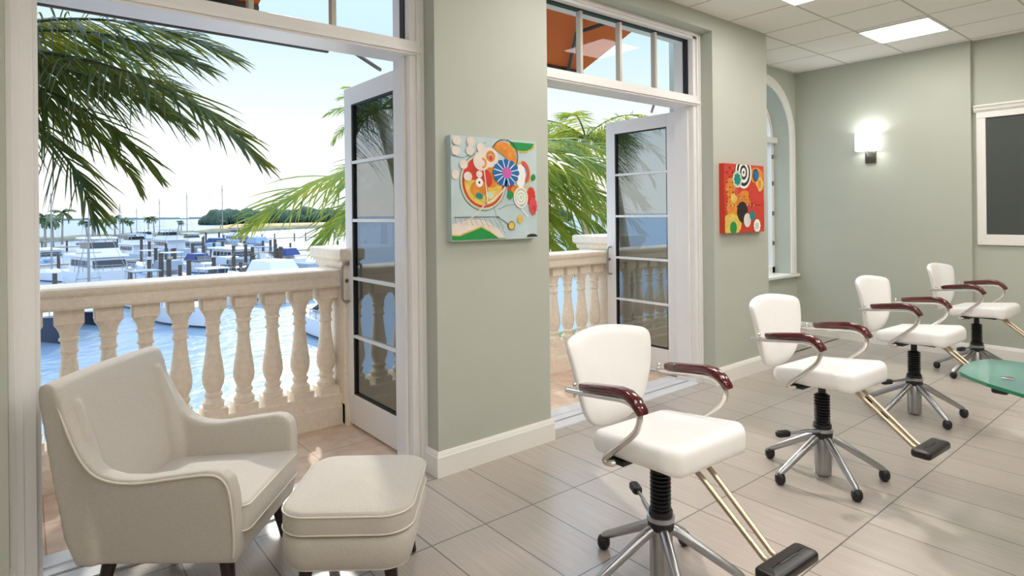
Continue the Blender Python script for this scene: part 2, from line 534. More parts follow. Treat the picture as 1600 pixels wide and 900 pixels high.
def base_run(mb, pts):
    """baseboard along a polyline in plan; room side is on the right of travel"""
    prof = [(0, 0), (0.020, 0), (0.020, 0.112), (0.016, 0.120), (0.014, 0.128), (0.007, 0.142), (0, 0.142)]
    n = len(pts); rings = []
    for i, p in enumerate(pts):
        p = Vector((p[0], p[1]))
        a = (Vector(pts[i]) - Vector(pts[i - 1])).normalized() if i > 0 else None
        b = (Vector(pts[i + 1]) - Vector(pts[i])).normalized() if i < n - 1 else None
        a = a or b; b = b or a
        na = Vector((a.y, -a.x)); nb = Vector((b.y, -b.x))
        m = (na + nb); m = m / max(m.dot(na), 0.2) if m.length > 1e-6 else na
        rings.append([Vector((p.x + m.x * o, p.y + m.y * o, z)) for o, z in prof])
    mb.loft(rings)


bb = MB()
base_run(bb, [(-3.4, YW), (D1[0], YW), (D1[0], YF)])
base_run(bb, [(D1[1], YF), (D1[1], YW), (D2[0], YW), (D2[0], YF)])
base_run(bb, [(D2[1], YF), (D2[1], YW), (XP, YW), (XP, YB), (XF, YB)])
struct('baseboard_left', bb, 'trim')
bb = MB()
base_run(bb, [(XF, YB), (XF, 1.82), (XF + 0.06, 1.82), (XF + 0.06, -4.2)])
struct('baseboard_far', bb, 'trim')

# arch casing, sill, arched window
tr = MB()
prof = [(0, 0), (0.11, 0), (0.11, -0.022), (0.085, -0.03), (0.02, -0.024), (0, -0.018)]
path = [(AX - AR, SILL + 0.04, -1, 0)] + [(AX - AR * math.cos(a), AZ + AR * math.sin(a), -math.cos(a), math.sin(a)) for a in [PI * i / 40 for i in range(41)]] + [(AX + AR, SILL + 0.04, 1, 0)]
tr.loft([[Vector((x + nx * o, YB + d, z + nz * o)) for o, d in prof] for x, z, nx, nz in path])
struct('trim_1', tr, 'trim', auto=30)
ws = MB(); ws.box(AX - AR - 0.13, AX + AR + 0.13, YB - 0.055, YB + 0.25, SILL, SILL + 0.035)
struct('trim_2', ws, 'trim', bevel=0.006)
win = tag(empty('window_1', (AX, YB + 0.2, SILL)), kind='structure')
wfm = MB()
T = 0.055
hz = AZ - SILL
for x0, x1 in ((-AR, -AR + T), (AR - T, AR), (-T / 2, T / 2)): wfm.box(x0, x1, 0, 0.06, 0.035, hz)
wfm.box(-AR, AR, 0, 0.06, 0.035, 0.11)
wfm.box(-AR, AR, -0.05, 0.06, hz - 0.02, hz + 0.05)
wfm.loft([[Vector((o * -math.cos(a), d, hz + o * math.sin(a))) for o, d in ((AR, 0), (AR - T, 0), (AR - T, 0.06), (AR, 0.06))] for a in [PI * i / 32 for i in range(33)]])
wfm.box(-T / 3, T / 3, 0.01, 0.05, hz, hz + AR)
wfm.build('window_frame', 'trim', win)
wg = MB()
wg.prism([(-AR, 0.035), (AR, 0.035)] + [(AR * math.cos(a), hz + AR * math.sin(a)) for a in [PI * i / 24 for i in range(25)]], 0.028, 0.034, 'y')
wg.build('window_pane', 'glass', win)
for zz in (0.38, 0.75, 1.12, 1.45):
    h = MB(); h.box(-0.30, -0.28, -0.02, 0.0, zz, zz + 0.05); h.box(0.57, 0.585, -0.02, 0.0, zz, zz + 0.05); h.build('hinge', 'nickel', win)


# ------------------------------------------------------------------ French doors
LEAF_W, LEAF_H, LEAF_T = 0.86, 2.405, 0.045


def door_leaf(parent, x, y, side, pulls=True):
    """leaf swung straight out; its plane is x = const. side=-1: the face with the pulls seen from -x"""
    n = 5
    st, tp, bt = 0.115, 0.125, 0.215
    L = MB()
    y1 = y + LEAF_W
    z0 = 0.012; z1 = z0 + LEAF_H
    L.box(x, x + LEAF_T, y, y + st, z0, z1); L.box(x, x + LEAF_T, y1 - st, y1, z0, z1)
    L.box(x, x + LEAF_T, y + st, y1 - st, z0, z0 + bt); L.box(x, x + LEAF_T, y + st, y1 - st, z1 - tp, z1)
    lf = L.build('door_leaf', 'door', parent, bevel=0.003)
    ya, yb, za, zb = y + st, y1 - st, z0 + bt, z1 - tp
    G = MB(); G.box(x + 0.019, x + 0.025, ya, yb, za, zb); G.build('glass_pane', 'doorglass', lf)
    K = MB(); t = 0.010
    for xx in (x + 0.004, x + 0.027):
        K.box(xx, xx + 0.014, ya, ya + t, za, zb); K.box(xx, xx + 0.014, yb - t * 1.6, yb, za, zb)
        K.box(xx, xx + 0.014, ya, yb, za, za + t); K.box(xx, xx + 0.014, ya, yb, zb - t, zb)
    K.build('gasket', 'gasket', lf)
    for i in range(1, n):
        zz = za + (zb - za) * i / n
        b = MB(); b.box(x + 0.003, x + LEAF_T - 0.003, ya, yb, zz - 0.011, zz + 0.011); b.build('muntin', 'door', lf, bevel=0.002)
    for sgn in ((-1, 1) if pulls else ()):
        xx = x if sgn < 0 else x + LEAF_T
        yy = y1 - st * 0.5
        zc, hh, rr, off = 1.02, 0.135, 0.028, 0.055
        pts = [(xx, yy, zc - hh), (xx + sgn * (off - rr), yy, zc - hh)]
        pts += [(xx + sgn * (off - rr + rr * math.sin(a)), yy, zc - hh + rr - rr * math.cos(a)) for a in [PI / 2 * i / 5 for i in range(1, 6)]]
        pts += [(xx + sgn * (off - rr + rr * math.cos(a)), yy, zc + hh - rr + rr * math.sin(a)) for a in [PI / 2 * i / 5 for i in range(0, 6)]]
        pts += [(xx, yy, zc + hh)]
        h = MB(); h.tube(pts, 0.0095, 12); h.build('pull_handle', 'brushed', lf, smooth=True)
    lk = MB(); lk.cyl((x - 0.012, y1 - st * 0.3, 1.03), (x + LEAF_T + 0.012, y1 - st * 0.3, 1.03), 0.013); lk.box(x - 0.016, x, y1 - st * .3 - .004, y1 - st * .3 + .004, 1.02, 1.04)
    lk.build('lock_cylinder', 'nickel', lf)
    for zz in (0.25, 1.2, 2.2):
        hg = MB(); hg.cyl((x + 0.022, y - 0.012, zz - 0.05), (x + 0.022, y - 0.012, zz + 0.05), 0.009); hg.build('hinge', 'brushed', lf, smooth=True, auto=40)
    return lf


def french_door(name, x0, x1):
    d = tag(empty(name), kind='structure')
    F = MB(); J = 0.085
    for a, b, s in ((x0, x0 + J, 1), (x1 - J, x1, -1)):
        F.box(a, b, YF, 3.30, 0, 3.065)
        # stepped casing on the room side
        o = a if s > 0 else b
        F.box(min(o, o + s * 0.045), max(o, o + s * 0.045), YF - 0.014, YF, 0, 3.065)
        F.box(min(o, o + s * 0.022), max(o, o + s * 0.022), YF - 0.022, YF, 0, 3.065)
        e2 = o + s * J
        F.box(min(e2, e2 + s * 0.018), max(e2, e2 + s * 0.018), YF + 0.05, YF + 0.085, 0, 2.44)
    F.box(x0, x1, YF - 0.012, 3.30, 2.432, 2.515)
    F.box(x0 + 0.01, x1 - 0.01, YF - 0.024, YF, 2.445, 2.47)
    F.box(x0, x1, YF, 3.30, 3.015, 3.065)
    F.box(x0, x1, YF - 0.02, YF, 3.035, 3.065)
    F.build('door_frame', 'door', d, bevel=0.002)
    gx0, gx1 = x0 + J, x1 - J
    g = MB(); g.box(gx0, gx1, YF + 0.075, YF + 0.081, 2.515, 3.015); g.build('transom_glass', 'glass', d)
    k = MB()
    for (a, b, c, e_) in ((gx0, gx0 + .008, 2.515, 3.015), (gx1 - .008, gx1, 2.515, 3.015)): k.box(a, b, YF + .05, YF + .1, c, e_)
    k.box(gx0, gx1, YF + .05, YF + .1, 3.005, 3.015)
    k.build('transom_gasket', 'gasket', d)
    for i in (1, 2, 3):
        xm = gx0 + (gx1 - gx0) * i / 4
        b = MB(); b.box(xm - 0.0125, xm + 0.0125, YF + 0.055, YF + 0.10, 2.515, 3.015); b.build('transom_muntin', 'bronze', d)
    t = MB()
    t.box(x0 + J, x1 - J, YF - 0.03, YF + 0.07, 0, 0.010); t.box(x0 + J, x1 - J, YF + 0.085, YO + 0.03, -0.01, 0.014); t.box(x0 + J, x1 - J, YF + 0.15, YF + 0.17, 0.0, 0.022)
    t.box(x0 + J, x1 - J, YF + 0.07, YF + 0.085, -0.01, 0.002, mi=1)
    t.build('threshold', ['metal_white', 'gasket'], d)
    door_leaf(d, x1 - 0.015, 3.325, -1)
    door_leaf(d, x0 + 0.048, 3.325, 1, False)
    # closer arm from the header down to the leaf top
    c = MB(); c.tube([(x1 - 0.35, 3.31, 2.46), (x1 - 0.02, 3.60, 2.45)], 0.012, 8)
    c.build('closer_arm', 'nickel', d)
    return d


french_door('door_1', *D1)
french_door('door_2', *D2)

# ------------------------------------------------------------------ ceiling lights
LP = [(6.50, 2.105), (4.66, 2.105), (6.50, 0.335)] + [(x, y) for y in (0.335, -1.435, -3.205) for x in (2.80, 0.96, -0.88)] + [(2.80, 2.105)] + [(4.66, 0.335), (4.66, -1.435)]  # panels outside the view are added to brighten the pier and room
for i, (cx, cy) in enumerate(LP):
    t = tag(empty('ceiling_light', (cx, cy, ZC)), ['square ceiling light panel lit over the sconce, fully in view near the far wall', 'square ceiling light panel cut off by the top edge above the second pier',
            'square ceiling light panel just cut by the top right corner'][i] if i < 3 else 'square ceiling light panel added out of view to brighten the room', 'ceiling light', 'square light panels in the tiled ceiling')
    f = MB()
    a, b = 0.297, 0.280
    f.box(-a, a, -a, -b, -0.012, 0.0); f.box(-a, a, b, a, -0.012, 0); f.box(-a, -b, -b, b, -0.012, 0); f.box(b, a, -b, b, -0.012, 0)
    f.build('light_frame', 'trim', t)
    f = MB(); f.box(-b, b, -b, b, -0.008, -0.002); f.build('diffuser', 'panel_light', t)

# ------------------------------------------------------------------ wall sconce
sc = tag(empty('wall_sconce', (XF, 2.745, 2.03)), 'wall sconce with glowing white rectangular shade and nickel backplate on the far wall', 'lamp')
b = MB(); b.box(-0.022, 0, -0.055, 0.055, 0, 0.145); b.build('backplate', 'nickel', sc, bevel=0.003)
b = MB(); b.tube([(-0.02, 0, 0.075), (-0.085, 0, 0.075), (-0.085, 0, 0.17)], 0.009, 8); b.box(-0.105, -0.065, -0.02, 0.02, 0.13, 0.15); b.build('arm', 'chrome', sc)
b = MB()
hx, hy, t, z0, z1 = 0.055, 0.112, 0.004, 0.135, 0.335
c = -0.085
b.box(c - hx, c - hx + t, -hy, hy, z0, z1); b.box(c + hx - t, c + hx, -hy, hy, z0, z1)
b.box(c - hx, c + hx, -hy, -hy + t, z0, z1); b.box(c - hx, c + hx, hy - t, hy, z0, z1)
b.build('lamp_shade', 'shade', sc)
b = MB(); b.sphere((c, 0, 0.24), 0.028, 12); b.build('bulb', 'shade', sc, smooth=True)
for zz, ww in ((0.30, SCONCE_W), (0.16, SCONCE_W * 0.5)):
    ld = bpy.data.lights.new('sconce_bulb_light', 'POINT'); ld.energy = ww; ld.shadow_soft_size = 0.03; ld.color = (0.90, 0.95, 1.0)
    lo = bpy.data.objects.new('sconce_bulb_light', ld); COL.objects.link(lo); lo.parent = sc; lo.location = (c, 0, zz)

# ------------------------------------------------------------------ dark framed panel on the far wall
XJ = XF + 0.06
fp = tag(empty('framed_panel', (XJ, 0.9, 1.14)), 'dark grey panel in white moulded frame with crown head at the right edge', 'panel')
b = MB()
Wd, Hd = 0.885, 1.40
b.box(-0.025, 0, -Wd, Wd, 0, 0.105); b.box(-0.025, 0, -Wd, -Wd + 0.075, 0.105, 1.27); b.box(-0.025, 0, Wd - 0.075, Wd, 0.105, 1.27)
b.box(-0.028, 0, -Wd, Wd, 1.27, 1.33)
b.loft([[Vector((x, y, z)) for x, z in ((0, 1.33), (-0.030, 1.33), (-0.045, 1.35), (-0.05, 1.37), (-0.062, 1.385), (-0.062, 1.40), (0, 1.40))] for y in (-Wd - 0.02, Wd + 0.02)])
b.build('frame', 'trim', fp, bevel=0.003)
b = MB(); b.box(-0.012, 0, -Wd + 0.07, Wd - 0.07, 0.1, 1.28); b.build('panel', 'charcoal', fp)


# ------------------------------------------------------------------ paintings (flat appliques on the canvas face; face plane y=0 faces -y)
def disc(mb, cx, cz, rx, rz, lay, mi, n=28, a0=0, a1=360, wob=0, wn=0, rot=0):
    y = -0.0006 * lay
    pts = []
    k = n if a1 - a0 >= 360 else n + 1
    for i in range(k):
        a = math.radians(a0 + (a1 - a0) * i / n)
        q = 1 + (wob * math.cos(wn * a) if wob else 0)
        x, z = rx * q * math.cos(a), rz * q * math.sin(a)
        cr, sr = math.cos(math.radians(rot)), math.sin(math.radians(rot))
        pts.append((cx + x * cr - z * sr, y, cz + x * sr + z * cr))
    pts.append((cx, y, cz))
    m = len(pts) - 1
    fs = [(i, (i + 1) % m, m) for i in range(m if a1 - a0 >= 360 else m - 1)]
    mb.add(pts, fs, mi)


def ringd(mb, cx, cz, r0, r1, lay, mi, n=28, sq=1.0, a0=0, a1=360):
    y = -0.0006 * lay; pts = []
    for i in range(n + 1):
        a = math.radians(a0 + (a1 - a0) * i / n)
        pts += [(cx + r0 * math.cos(a), y, cz + r0 * sq * math.sin(a)), (cx + r1 * math.cos(a), y, cz + r1 * sq * math.sin(a))]
    mb.add(pts, [(2 * i, 2 * i + 1, 2 * i + 3, 2 * i + 2) for i in range(n)], mi)


def stripe(mb, pts, w, lay, mi, w1=None):
    y = -0.0006 * lay; out = []; k = len(pts)
    for i, (x, z) in enumerate(pts):
        a = pts[max(i - 1, 0)]; b = pts[min(i + 1, k - 1)]
        dx, dz = b[0] - a[0], b[1] - a[1]; L = math.hypot(dx, dz) or 1
        ww = w if w1 is None else w + (w1 - w) * i / (k - 1)
        out += [(x - dz / L * ww, y, z + dx / L * ww), (x + dz / L * ww, y, z - dx / L * ww)]
    mb.add(out, [(2 * i, 2 * i + 1, 2 * i + 3, 2 * i + 2) for i in range(k - 1)], mi)


def paint(name, r, g, b, noise=0.12, ns=14):
    m = mat(name, srgb(r, g, b), 0.45, noise=noise, nscale=ns)
    return m


PAL = [paint('paint_pale_blue', 196, 214, 216, 0.10, 6), paint('paint_cream', 240, 226, 214), paint('paint_red', 214, 62, 44), paint('paint_orange', 240, 150, 50, 0.3, 30),
       paint('paint_yellow', 240, 205, 95, 0.25, 25), paint('paint_blue', 12, 108, 178), paint('paint_magenta', 206, 96, 176), paint('paint_green', 30, 150, 70), paint('paint_white', 246, 244, 238, 0.03),
       paint('paint_black', 40, 30, 30), paint('paint_teal', 20, 140, 135), paint('paint_pale_green', 205, 220, 190), paint('paint_coral', 222, 82, 88)]
# 0 blue-grey 1 cream 2 red 3 orange 4 yellow 5 blue 6 magenta 7 green 8 white 9 black 10 teal 11 pale green 12 coral
AW, AH = 0.655, 0.615
art = tag(empty('painting', (1.915, YW, 1.345)), 'square abstract painting with blue flower on pale blue ground, on the near pier', 'painting')
b = MB(); b.box(0, AW, -0.045, 0, 0, AH)
A = MB()


def U(u, v): return u * AW, (1 - v) * AH      # picture coordinates 0..1, v down


def D(u, v, ru, rv, lay, mi, **k): x, z = U(u, v); disc(A, x, z, ru * AW, rv * AH, lay, mi, **k)


def RG(u, v, r0, r1, lay, mi, **k): x, z = U(u, v); ringd(A, x, z, r0 * AW, r1 * AW, lay, mi, **k)


def ST(pts, w, lay, mi, w1=None): stripe(A, [U(*p) for p in pts], w * AW, lay, mi, None if w1 is None else w1 * AW)


for (u, v) in ((.06, .03), (.21, .03), (.05, .145), (.2, .135), (.32, .10), (.13, .27), (.04, .37), (.175, .385)):
    rr = 0.045; z_cut = 1
    D(u, max(v, .05), min(rr, u - 0.002), rr, 9, 1)
# big bowl
RG(.355, .43, .262, .267, 3, 9); RG(.355, .43, .24, .262, 2.5, 11); D(.355, .43, .24, .255, 3, 2); D(.355, .435, .215, .228, 3.6, 4)
D(.27, .31, .13, .10, 4.2, 2, rot=25); D(.44, .36, .10, .13, 4.8, 3); D(.38, .40, .07, .09, 5.4, 2, rot=20); D(.30, .50, .10, .08, 6.0, 3); D(.30, .57, .042, .03, 7, 10, rot=-20); D(.42, .56, .045, .035, 7, 11)
# fan
D(.60, .17, .155, .13, 5.6, 3, a0=-30, a1=190, rot=-35); ringd(A, *U(.60, .17), .100, .106, 6, 9, a0=-40, a1=160)
# heads
D(.33, .23, .095, .095, 8, 1); D(.42, .19, .10, .10, 7, 1); RG(.335, .25, .03, .05, 9, 3, a0=-90, a1=90); RG(.43, .18, .025, .052, 10, 3); D(.43, .195, .02, .028, 11, 2)
D(.30, .36, .035, .035, 9, 1); D(.30, .44, .04, .045, 9, 8); D(.30, .44, .012, .012, 10, 9)
# pink loop on the right
RG(.82, .35, .085, .10, 5, 4, sq=1.4); RG(.82, .33, .05, .082, 6, 12, sq=1.4, a0=-60, a1=100); D(.79, .36, .06, .12, 5.3, 8); D(.73, .51, .06, .05, 4.5, 3); D(.68, .50, .05, .06, 4.2, 2)
D(.92, .57, .055, .10, 6, 2, wob=.08, wn=12)
# spiral rings
for r0, r1, mi in ((.075, .088, 8), (.045, .058, 8), (.018, .03, 8)): RG(.79, .58, r0, r1, 9, mi, sq=1.15)
D(.79, .58, .075, .085, 8, 11)
# blue flower with rays
D(.61, .335, .155, .135, 12, 5, wob=.045, wn=12, n=72)
for i in range(12):
    a = math.radians(15 + 30 * i)
    ST([(.61 + .05 * math.cos(a), .335 + .045 * math.sin(a)), (.61 + .148 * math.cos(a), .335 + .13 * math.sin(a))], .0045, 13, 8)
D(.62, .335, .058, .056, 14, 6)
# stem and branches
ST([(.615, .41), (.60, .48), (.53, .55), (.44, .62), (.36, .65), (.28, .73), (.12, .84)], .010, 12, 1, .006)
ST([(.35, .30), (.37, .45), (.385, .60), (.37, .66)], .006, 12, 1)
ST([(.72, .62), (.80, .70), (.88, .78)], .005, 10, 8)
# green hill bottom-left
hill = [(0, .84), (.08, .82), (.2, .80), (.32, .80), (.42, .83), (.52, .90), (.60, .985)]
for lay, mi, dv in ((4, 1, 0), (5, 4, .09), (6, 7, .105)):
    p = [(u, min(v + dv + (0.03 * math.sin(u * 14) if dv else 0), .985)) for u, v in hill]
    k = len(p)
    A.add([(U(u, v)[0], -0.0006 * lay, U(u, v)[1]) for u, v in p] + [(U(u, .99)[0], -0.0006 * lay, U(u, .99)[1]) for u, v in p], [(i, i + 1, k + i + 1, k + i) for i in range(k - 1)], mi)
# green scallop top right
D(.81, .02, .17, .10, 4, 4, a0=180, a1=360, wob=.05, wn=16, n=60); D(.81, .02, .15, .085, 5, 7, a0=180, a1=360)
RG(.97, .68, .05, .055, 4, 8); D(.945, .67, .05, .09, 7, 12, wob=.06, wn=12, n=48); D(.955, .69, .018, .03, 9, 2)
for (u, v, r, mi) in ((.95, .37, .028, 7), (.66, .555, .036, 7), (.78, .80, .035, 4)): D(u, v, r, r * 1.2, 9, mi)
D(.67, .865, .036, .042, 9, 4); RG(.67, .865, .036, .041, 10, 9)
# scribbled line, arcs
ST([(.02 + .01 * i, .775 + .006 * math.sin(i * 2.3)) for i in range(52)], .0028, 7, 9)
ST([(.50 + .01 * i, .78 + .0022 * i ** 1.35) for i in range(22)], .0025, 7, 9)
for i in range(11): ST([(.03 + .055 * i, .785 + .002 * i), (.045 + .06 * i, .835 + .006 * i)], .0014, 7, 9)
ST([(.52, .70), (.62, .66), (.74, .65), (.84, .66)], .0014, 4, 9); ST([(.0, .19), (.12, .21), (.25, .16), (.38, .04)], .0016, 4, 9); ST([(.46, .66), (.50, .78), (.60, .95)], .0014, 4, 9)
D(.93, .985, .07, .03, 5, 9, a0=0, a1=180)
A.v = [(min(max(x, 0.001), AW - 0.001), y - 0.0455, min(max(z, 0.001), AH - 0.001)) for x, y, z in A.v]
b.add(A.v, A.f)
b.m = [0] * 6 + A.m
b.build('canvas', PAL, art)

AW, AH = 0.665, 0.61
art = tag(empty('painting', (4.73, YW, 1.312)), 'square abstract painting of coloured circles on red and orange ground, on the farther pier', 'painting')
b = MB(); b.box(0, AW, -0.05, 0, 0, AH, mi=2)
A = MB()
D(.25, .62, .2, .2, 1, 3); D(.8, .15, .18, .12, 1.3, 3); D(.15, .35, .12, .15, 1.6, 3); D(.50, .50, .17, .12, 1.9, 3)
for r0, r1, mi in ((.17, .20, 8), (.13, .17, 9), (.09, .13, 8), (.055, .09, 9), (.02, .055, 8), (0, .02, 9)): RG(.47, .115, r0, r1, 3, mi, sq=1.1)
D(.31, .22, .115, .125, 5, 11, wob=.04, wn=10, n=50); D(.31, .22, .08, .085, 6, 10, wob=.1, wn=8, n=50)
D(.78, .145, .075, .095, 5, 9); D(.78, .145, .06, .08, 6, 5)
D(.88, .28, .10, .11, 4, 4); D(.88, .275, .05, .06, 5, 3)
D(.72, .42, .13, .15, 5, 2); RG(.72, .42, .10, .105, 6, 12, sq=1.1); RG(.72, .42, .06, .065, 6, 12, sq=1.1)
D(.28, .41, .045, .055, 5, 12); D(.22, .50, .08, .07, 4, 4)
D(.92, .72, .20, .22, 4, 2, rot=10)
D(.43, .70, .135, .155, 7, 9)
D(.16, .88, .24, .16, 5, 4); RG(.16, .88, .0, .15, 6, 4, sq=.8); D(.20, .925, .085, .09, 7, 7)
D(.545, .82, .09, .105, 8, 1); D(.675, .755, .07, .075, 9, 10)
D(.795, .91, .09, .10, 9, 8, wob=.06, wn=12, n=60); D(.79, .91, .05, .055, 10, 11)
for i in range(20): D(.05 + .045 * i, .60, .010, .010, 4, 8 if i % 2 else 9, n=8)
for j in range(8):
    for i in range(3): D(.06 + .07 * i, .06 + .07 * j, .016, .013, 3, 9 if (i + j) % 2 else 12, n=8)
for j in range(4):
    for i in range(9): D(.30 + .06 * i, .47 + .05 * j, .012, .01, 2, 9 if (i + j) % 2 else 12, n=8)
A.v = [(min(max(x, 0.001), AW - 0.001), y - 0.0505, min(max(z, 0.001), AH - 0.001)) for x, y, z in A.v]
b.add(A.v, A.f); b.m = [2] * 6 + A.m
b.build('canvas', PAL, art)


# ------------------------------------------------------------------ salon chairs
def make_salon_chair():
    """x = forward, y = left, z = up; origin under the column"""
    c = empty('salon_chair')
    q = MB(); q.lathe([(0.012, 0.040), (0.015, 0.046), (0.225, 0.046), (0.23, 0.042)], 28); q.build('base_cylinder', 'brushed', c, smooth=True, auto=40)
    for k in range(5):
        a = math.radians(183 + 72 * k)
        d = Vector((math.cos(a), math.sin(a), 0))
        q = MB(); q.tube([d * 0.02 + Vector((0, 0, 0.222)), d * 0.06 + Vector((0, 0, 0.210)), d * 0.30 + Vector((0, 0, 0.066)), d * 0.318 + Vector((0, 0, 0.056))], [0.021, 0.021, 0.017, 0.010], 12)
        lg = q.build('leg', 'brushed', c, smooth=True, auto=50)
        q = MB(); q.lathe([(0, 0.012), (0.008, 0.022), (0.022, 0.028), (0.042, 0.028), (0.056, 0.022), (0.060, 0.012)], 16, c=(d.x * 0.312, d.y * 0.312, 0)); q.build('glide', 'black', lg, smooth=True)
    q = MB(); q.lathe([(0.215, 0.046), (0.222, 0.053), (0.262, 0.053), (0.264, 0.048), (0.292, 0.048), (0.296, 0.040)], 24); q.build('collar', 'black', c, smooth=True, auto=40)
    q = MB(); q.lathe([(0.252, 0.050), (0.253, 0.056), (0.272, 0.056), (0.273, 0.050)], 24)
    q.tube([(0.04, 0.03, 0.262), (0.12, 0.03, 0.270), (0.17, 0.02, 0.262), (0.235, 0.02, 0.262)], [0.012, 0.010, 0.008, 0.008], 10)
    lv = q.build('lever', 'brushed', c, smooth=True, auto=50)
    q = MB(); pad(q, 0.042, 0.022, 0.02, edge_prof(0.246, 0.278, 0.010, 0.002, 0.022)); q.v = [(x + 0.262, y + 0.02, z) for x, y, z in q.v]; q.build('pedal', 'black', lv, smooth=True)
    # corrugated boot
    pr = [(0.292, 0.030)]
    for i in range(10):
        z = 0.296 + i * 0.0165
        pr += [(z, 0.031), (z + 0.006, 0.042), (z + 0.010, 0.042), (z + 0.0150, 0.031)]
    pr += [(0.463, 0.030), (0.466, 0.020), (0.545, 0.020)]
    q = MB(); q.lathe(pr, 28); q.build('gaiter', 'black', c, smooth=True, auto=50)
    q = MB(); q.box(-0.11, 0.15, -0.07, 0.07, 0.527, 0.552); q.box(-0.05, 0.17, -0.10, -0.06, 0.530, 0.548); q.box(-0.06, 0.02, -0.24, 0.24, 0.530, 0.545)
    q.build('mounting_plate', 'black', c, bevel=0.003)

    # seat
    def sf(p):
        x, y, z = p
        t = (z - 0.522) / 0.080
        ny = y / 0.235
        z2 = z + 0.014 * ny * ny * max(0, t) + 0.022 + 0.085 * x
        if x > 0.12:
            k = (x - 0.12) / 0.13
            if t < 0.5: z2 -= 0.030 * k * k * (1 if t < .2 else .7)
            z2 += 0.008 * math.sin(min(k, 1) * PI)
        elif x < -0.05:
            k = (-x - 0.05) / 0.17
            if t < 0.5: z2 += 0.008 * k
            z2 += 0.004 * k
        x2 = x + 0.054 - 0.045 * abs(ny) ** 3 * max(0, x) / 0.235
        y2 = y * (1 - 0.07 * max(0, -x / 0.25))
        return (x2, y2, z2)
    q = MB(); pad(q, 0.235, 0.245, 0.060, edge_prof(0.522, 0.600, 0.030, 0.004, 0.235, seg=5), 8, sf)
    q.build('seat', 'leather', c, smooth=True)

    # backrest: outline in (y, z), thickness along x
    key = [(0, 0.560), (0.06, 0.565), (0.115, 0.583), (0.160, 0.620), (0.192, 0.675), (0.216, 0.750), (0.235, 0.815), (0.248, 0.885), (0.255, 0.928), (0.250, 0.955), (0.226, 0.968), (0.15, 0.981), (0.07, 0.990), (0, 0.993)]
    outl = key + [(-y, z) for y, z in key[-2:0:-1]]
    # smooth (chaikin)
    for _ in range(2):
        o2 = []
        for i in range(len(outl)):
            a, b_ = outl[i], outl[(i + 1) % len(outl)]
            o2 += [(a[0] * .75 + b_[0] * .25, a[1] * .75 + b_[1] * .25), (a[0] * .25 + b_[0] * .75, a[1] * .25 + b_[1] * .75)]
        outl = o2
    zc = 0.80

    def bp(y, z, off):
        t = (z - 0.56) / 0.43
        x = -0.282 - 0.062 * t + 0.020 * math.sin(t * PI)      # lean and lumbar
        x += 0.85 * y * y                                              # wraps forward at the sides
        return Vector((x + off, y, z))
    rings = []
    for s_, off in ((0.02, -0.020), (0.5, -0.020), (0.93, -0.018), (0.985, -0.010), (1.0, 0.0), (0.985, 0.012), (0.95, 0.019), (0.8, 0.022), (0.5, 0.022), (0.02, 0.022)):
        rings.append([bp(y * s_, zc + (z - zc) * s_, off) for y, z in outl])
    q = MB(); q.loft(rings); q.build('backrest', 'leather', c, smooth=True)
    for s_ in (-1, 1):
        pts2 = [(-0.270, 0.764), (-0.15, 0.776), (0.02, 0.796), (0.065, 0.798), (0.105, 0.788), (0.130, 0.760), (0.126, 0.724), (0.10, 0.680), (-0.03, 0.572), (-0.055, 0.545), (-0.050, 0.533)]
        # chaikin open
        for _ in range(2):
            o2 = [pts2[0]]
            for i in range(len(pts2) - 1):
                a, b_ = pts2[i], pts2[i + 1]
                o2 += [(a[0] * .75 + b_[0] * .25, a[1] * .75 + b_[1] * .25), (a[0] * .25 + b_[0] * .75, a[1] * .25 + b_[1] * .75)]
            pts2 = o2 + [pts2[-1]]
        path = [(x, s_ * 0.262, z) for x, z in pts2] + [(-0.028, s_ * 0.250, 0.532), (-0.02, s_ * 0.15, 0.534)]
        q = MB(); q.tube(path, 0.0125, 12, up=(0, 1, 0)); q.cyl((-0.222, s_ * 0.262, 0.750), (-0.222, s_ * 0.262, 0.795), 0.005, n=8); q.sphere((-0.222, s_ * 0.262, 0.750), 0.008, 8); q.sphere((-0.222, s_ * 0.262, 0.795), 0.010, 8)
        ar = q.build('arm_tube', 'chrome', c, smooth=True)
        pp = [(-0.178, 0.797, .6), (-0.171, 0.799, .95), (-0.10, 0.810, 1), (0.0, 0.824, 1), (0.03, 0.827, 1), (0.075, 0.824, 1), (0.112, 0.806, 1), (0.142, 0.772, .92), (0.146, 0.765, .7)]
        rings = []
        for i, (x, z, k) in enumerate(pp):
            a = pp[max(i - 1, 0)]; b_ = pp[min(i + 1, len(pp) - 1)]
            d = Vector((b_[0] - a[0], 0, b_[1] - a[1])).normalized(); nn = Vector((-d.z, 0, d.x))
            rings.append([Vector((x, s_ * 0.262, z)) + Vector((0, 1, 0)) * yy * k + nn * zz * k for yy, zz in rrect(0.026, 0.0165, 0.011, 0, 3)])
        q = MB(); q.loft(rings); q.build('armrest', 'mahogany', c, smooth=True, auto=60)
    # foot rest
    for s_ in (-1, 1):
        q = MB(); q.tube([(0.14, s_ * 0.038, 0.540), (0.19, s_ * 0.036, 0.532), (0.235, s_ * 0.034, 0.500), (0.465, s_ * 0.026, 0.315), (0.49, s_ * 0.026, 0.306), (0.53, s_ * 0.026, 0.306)], 0.0105, 10)
        q.build('footrest_bar', 'warmchrome', c, smooth=True)
    q = MB(); pad(q, 0.045, 0.135, 0.022, edge_prof(0.296, 0.332, 0.012, 0.003, 0.045), 6)
    rings = [[Vector((x, y, 0.3355 + h)) for x, y in rrect(0.010, 0.055, 0.009, d, 3)] for d, h in ((0, -0.003), (0.002, 0.0012), (0.009, 0.0012))]
    q.loft(rings)
    q.v = [(x + 0.537, y, z) for x, y, z in q.v]
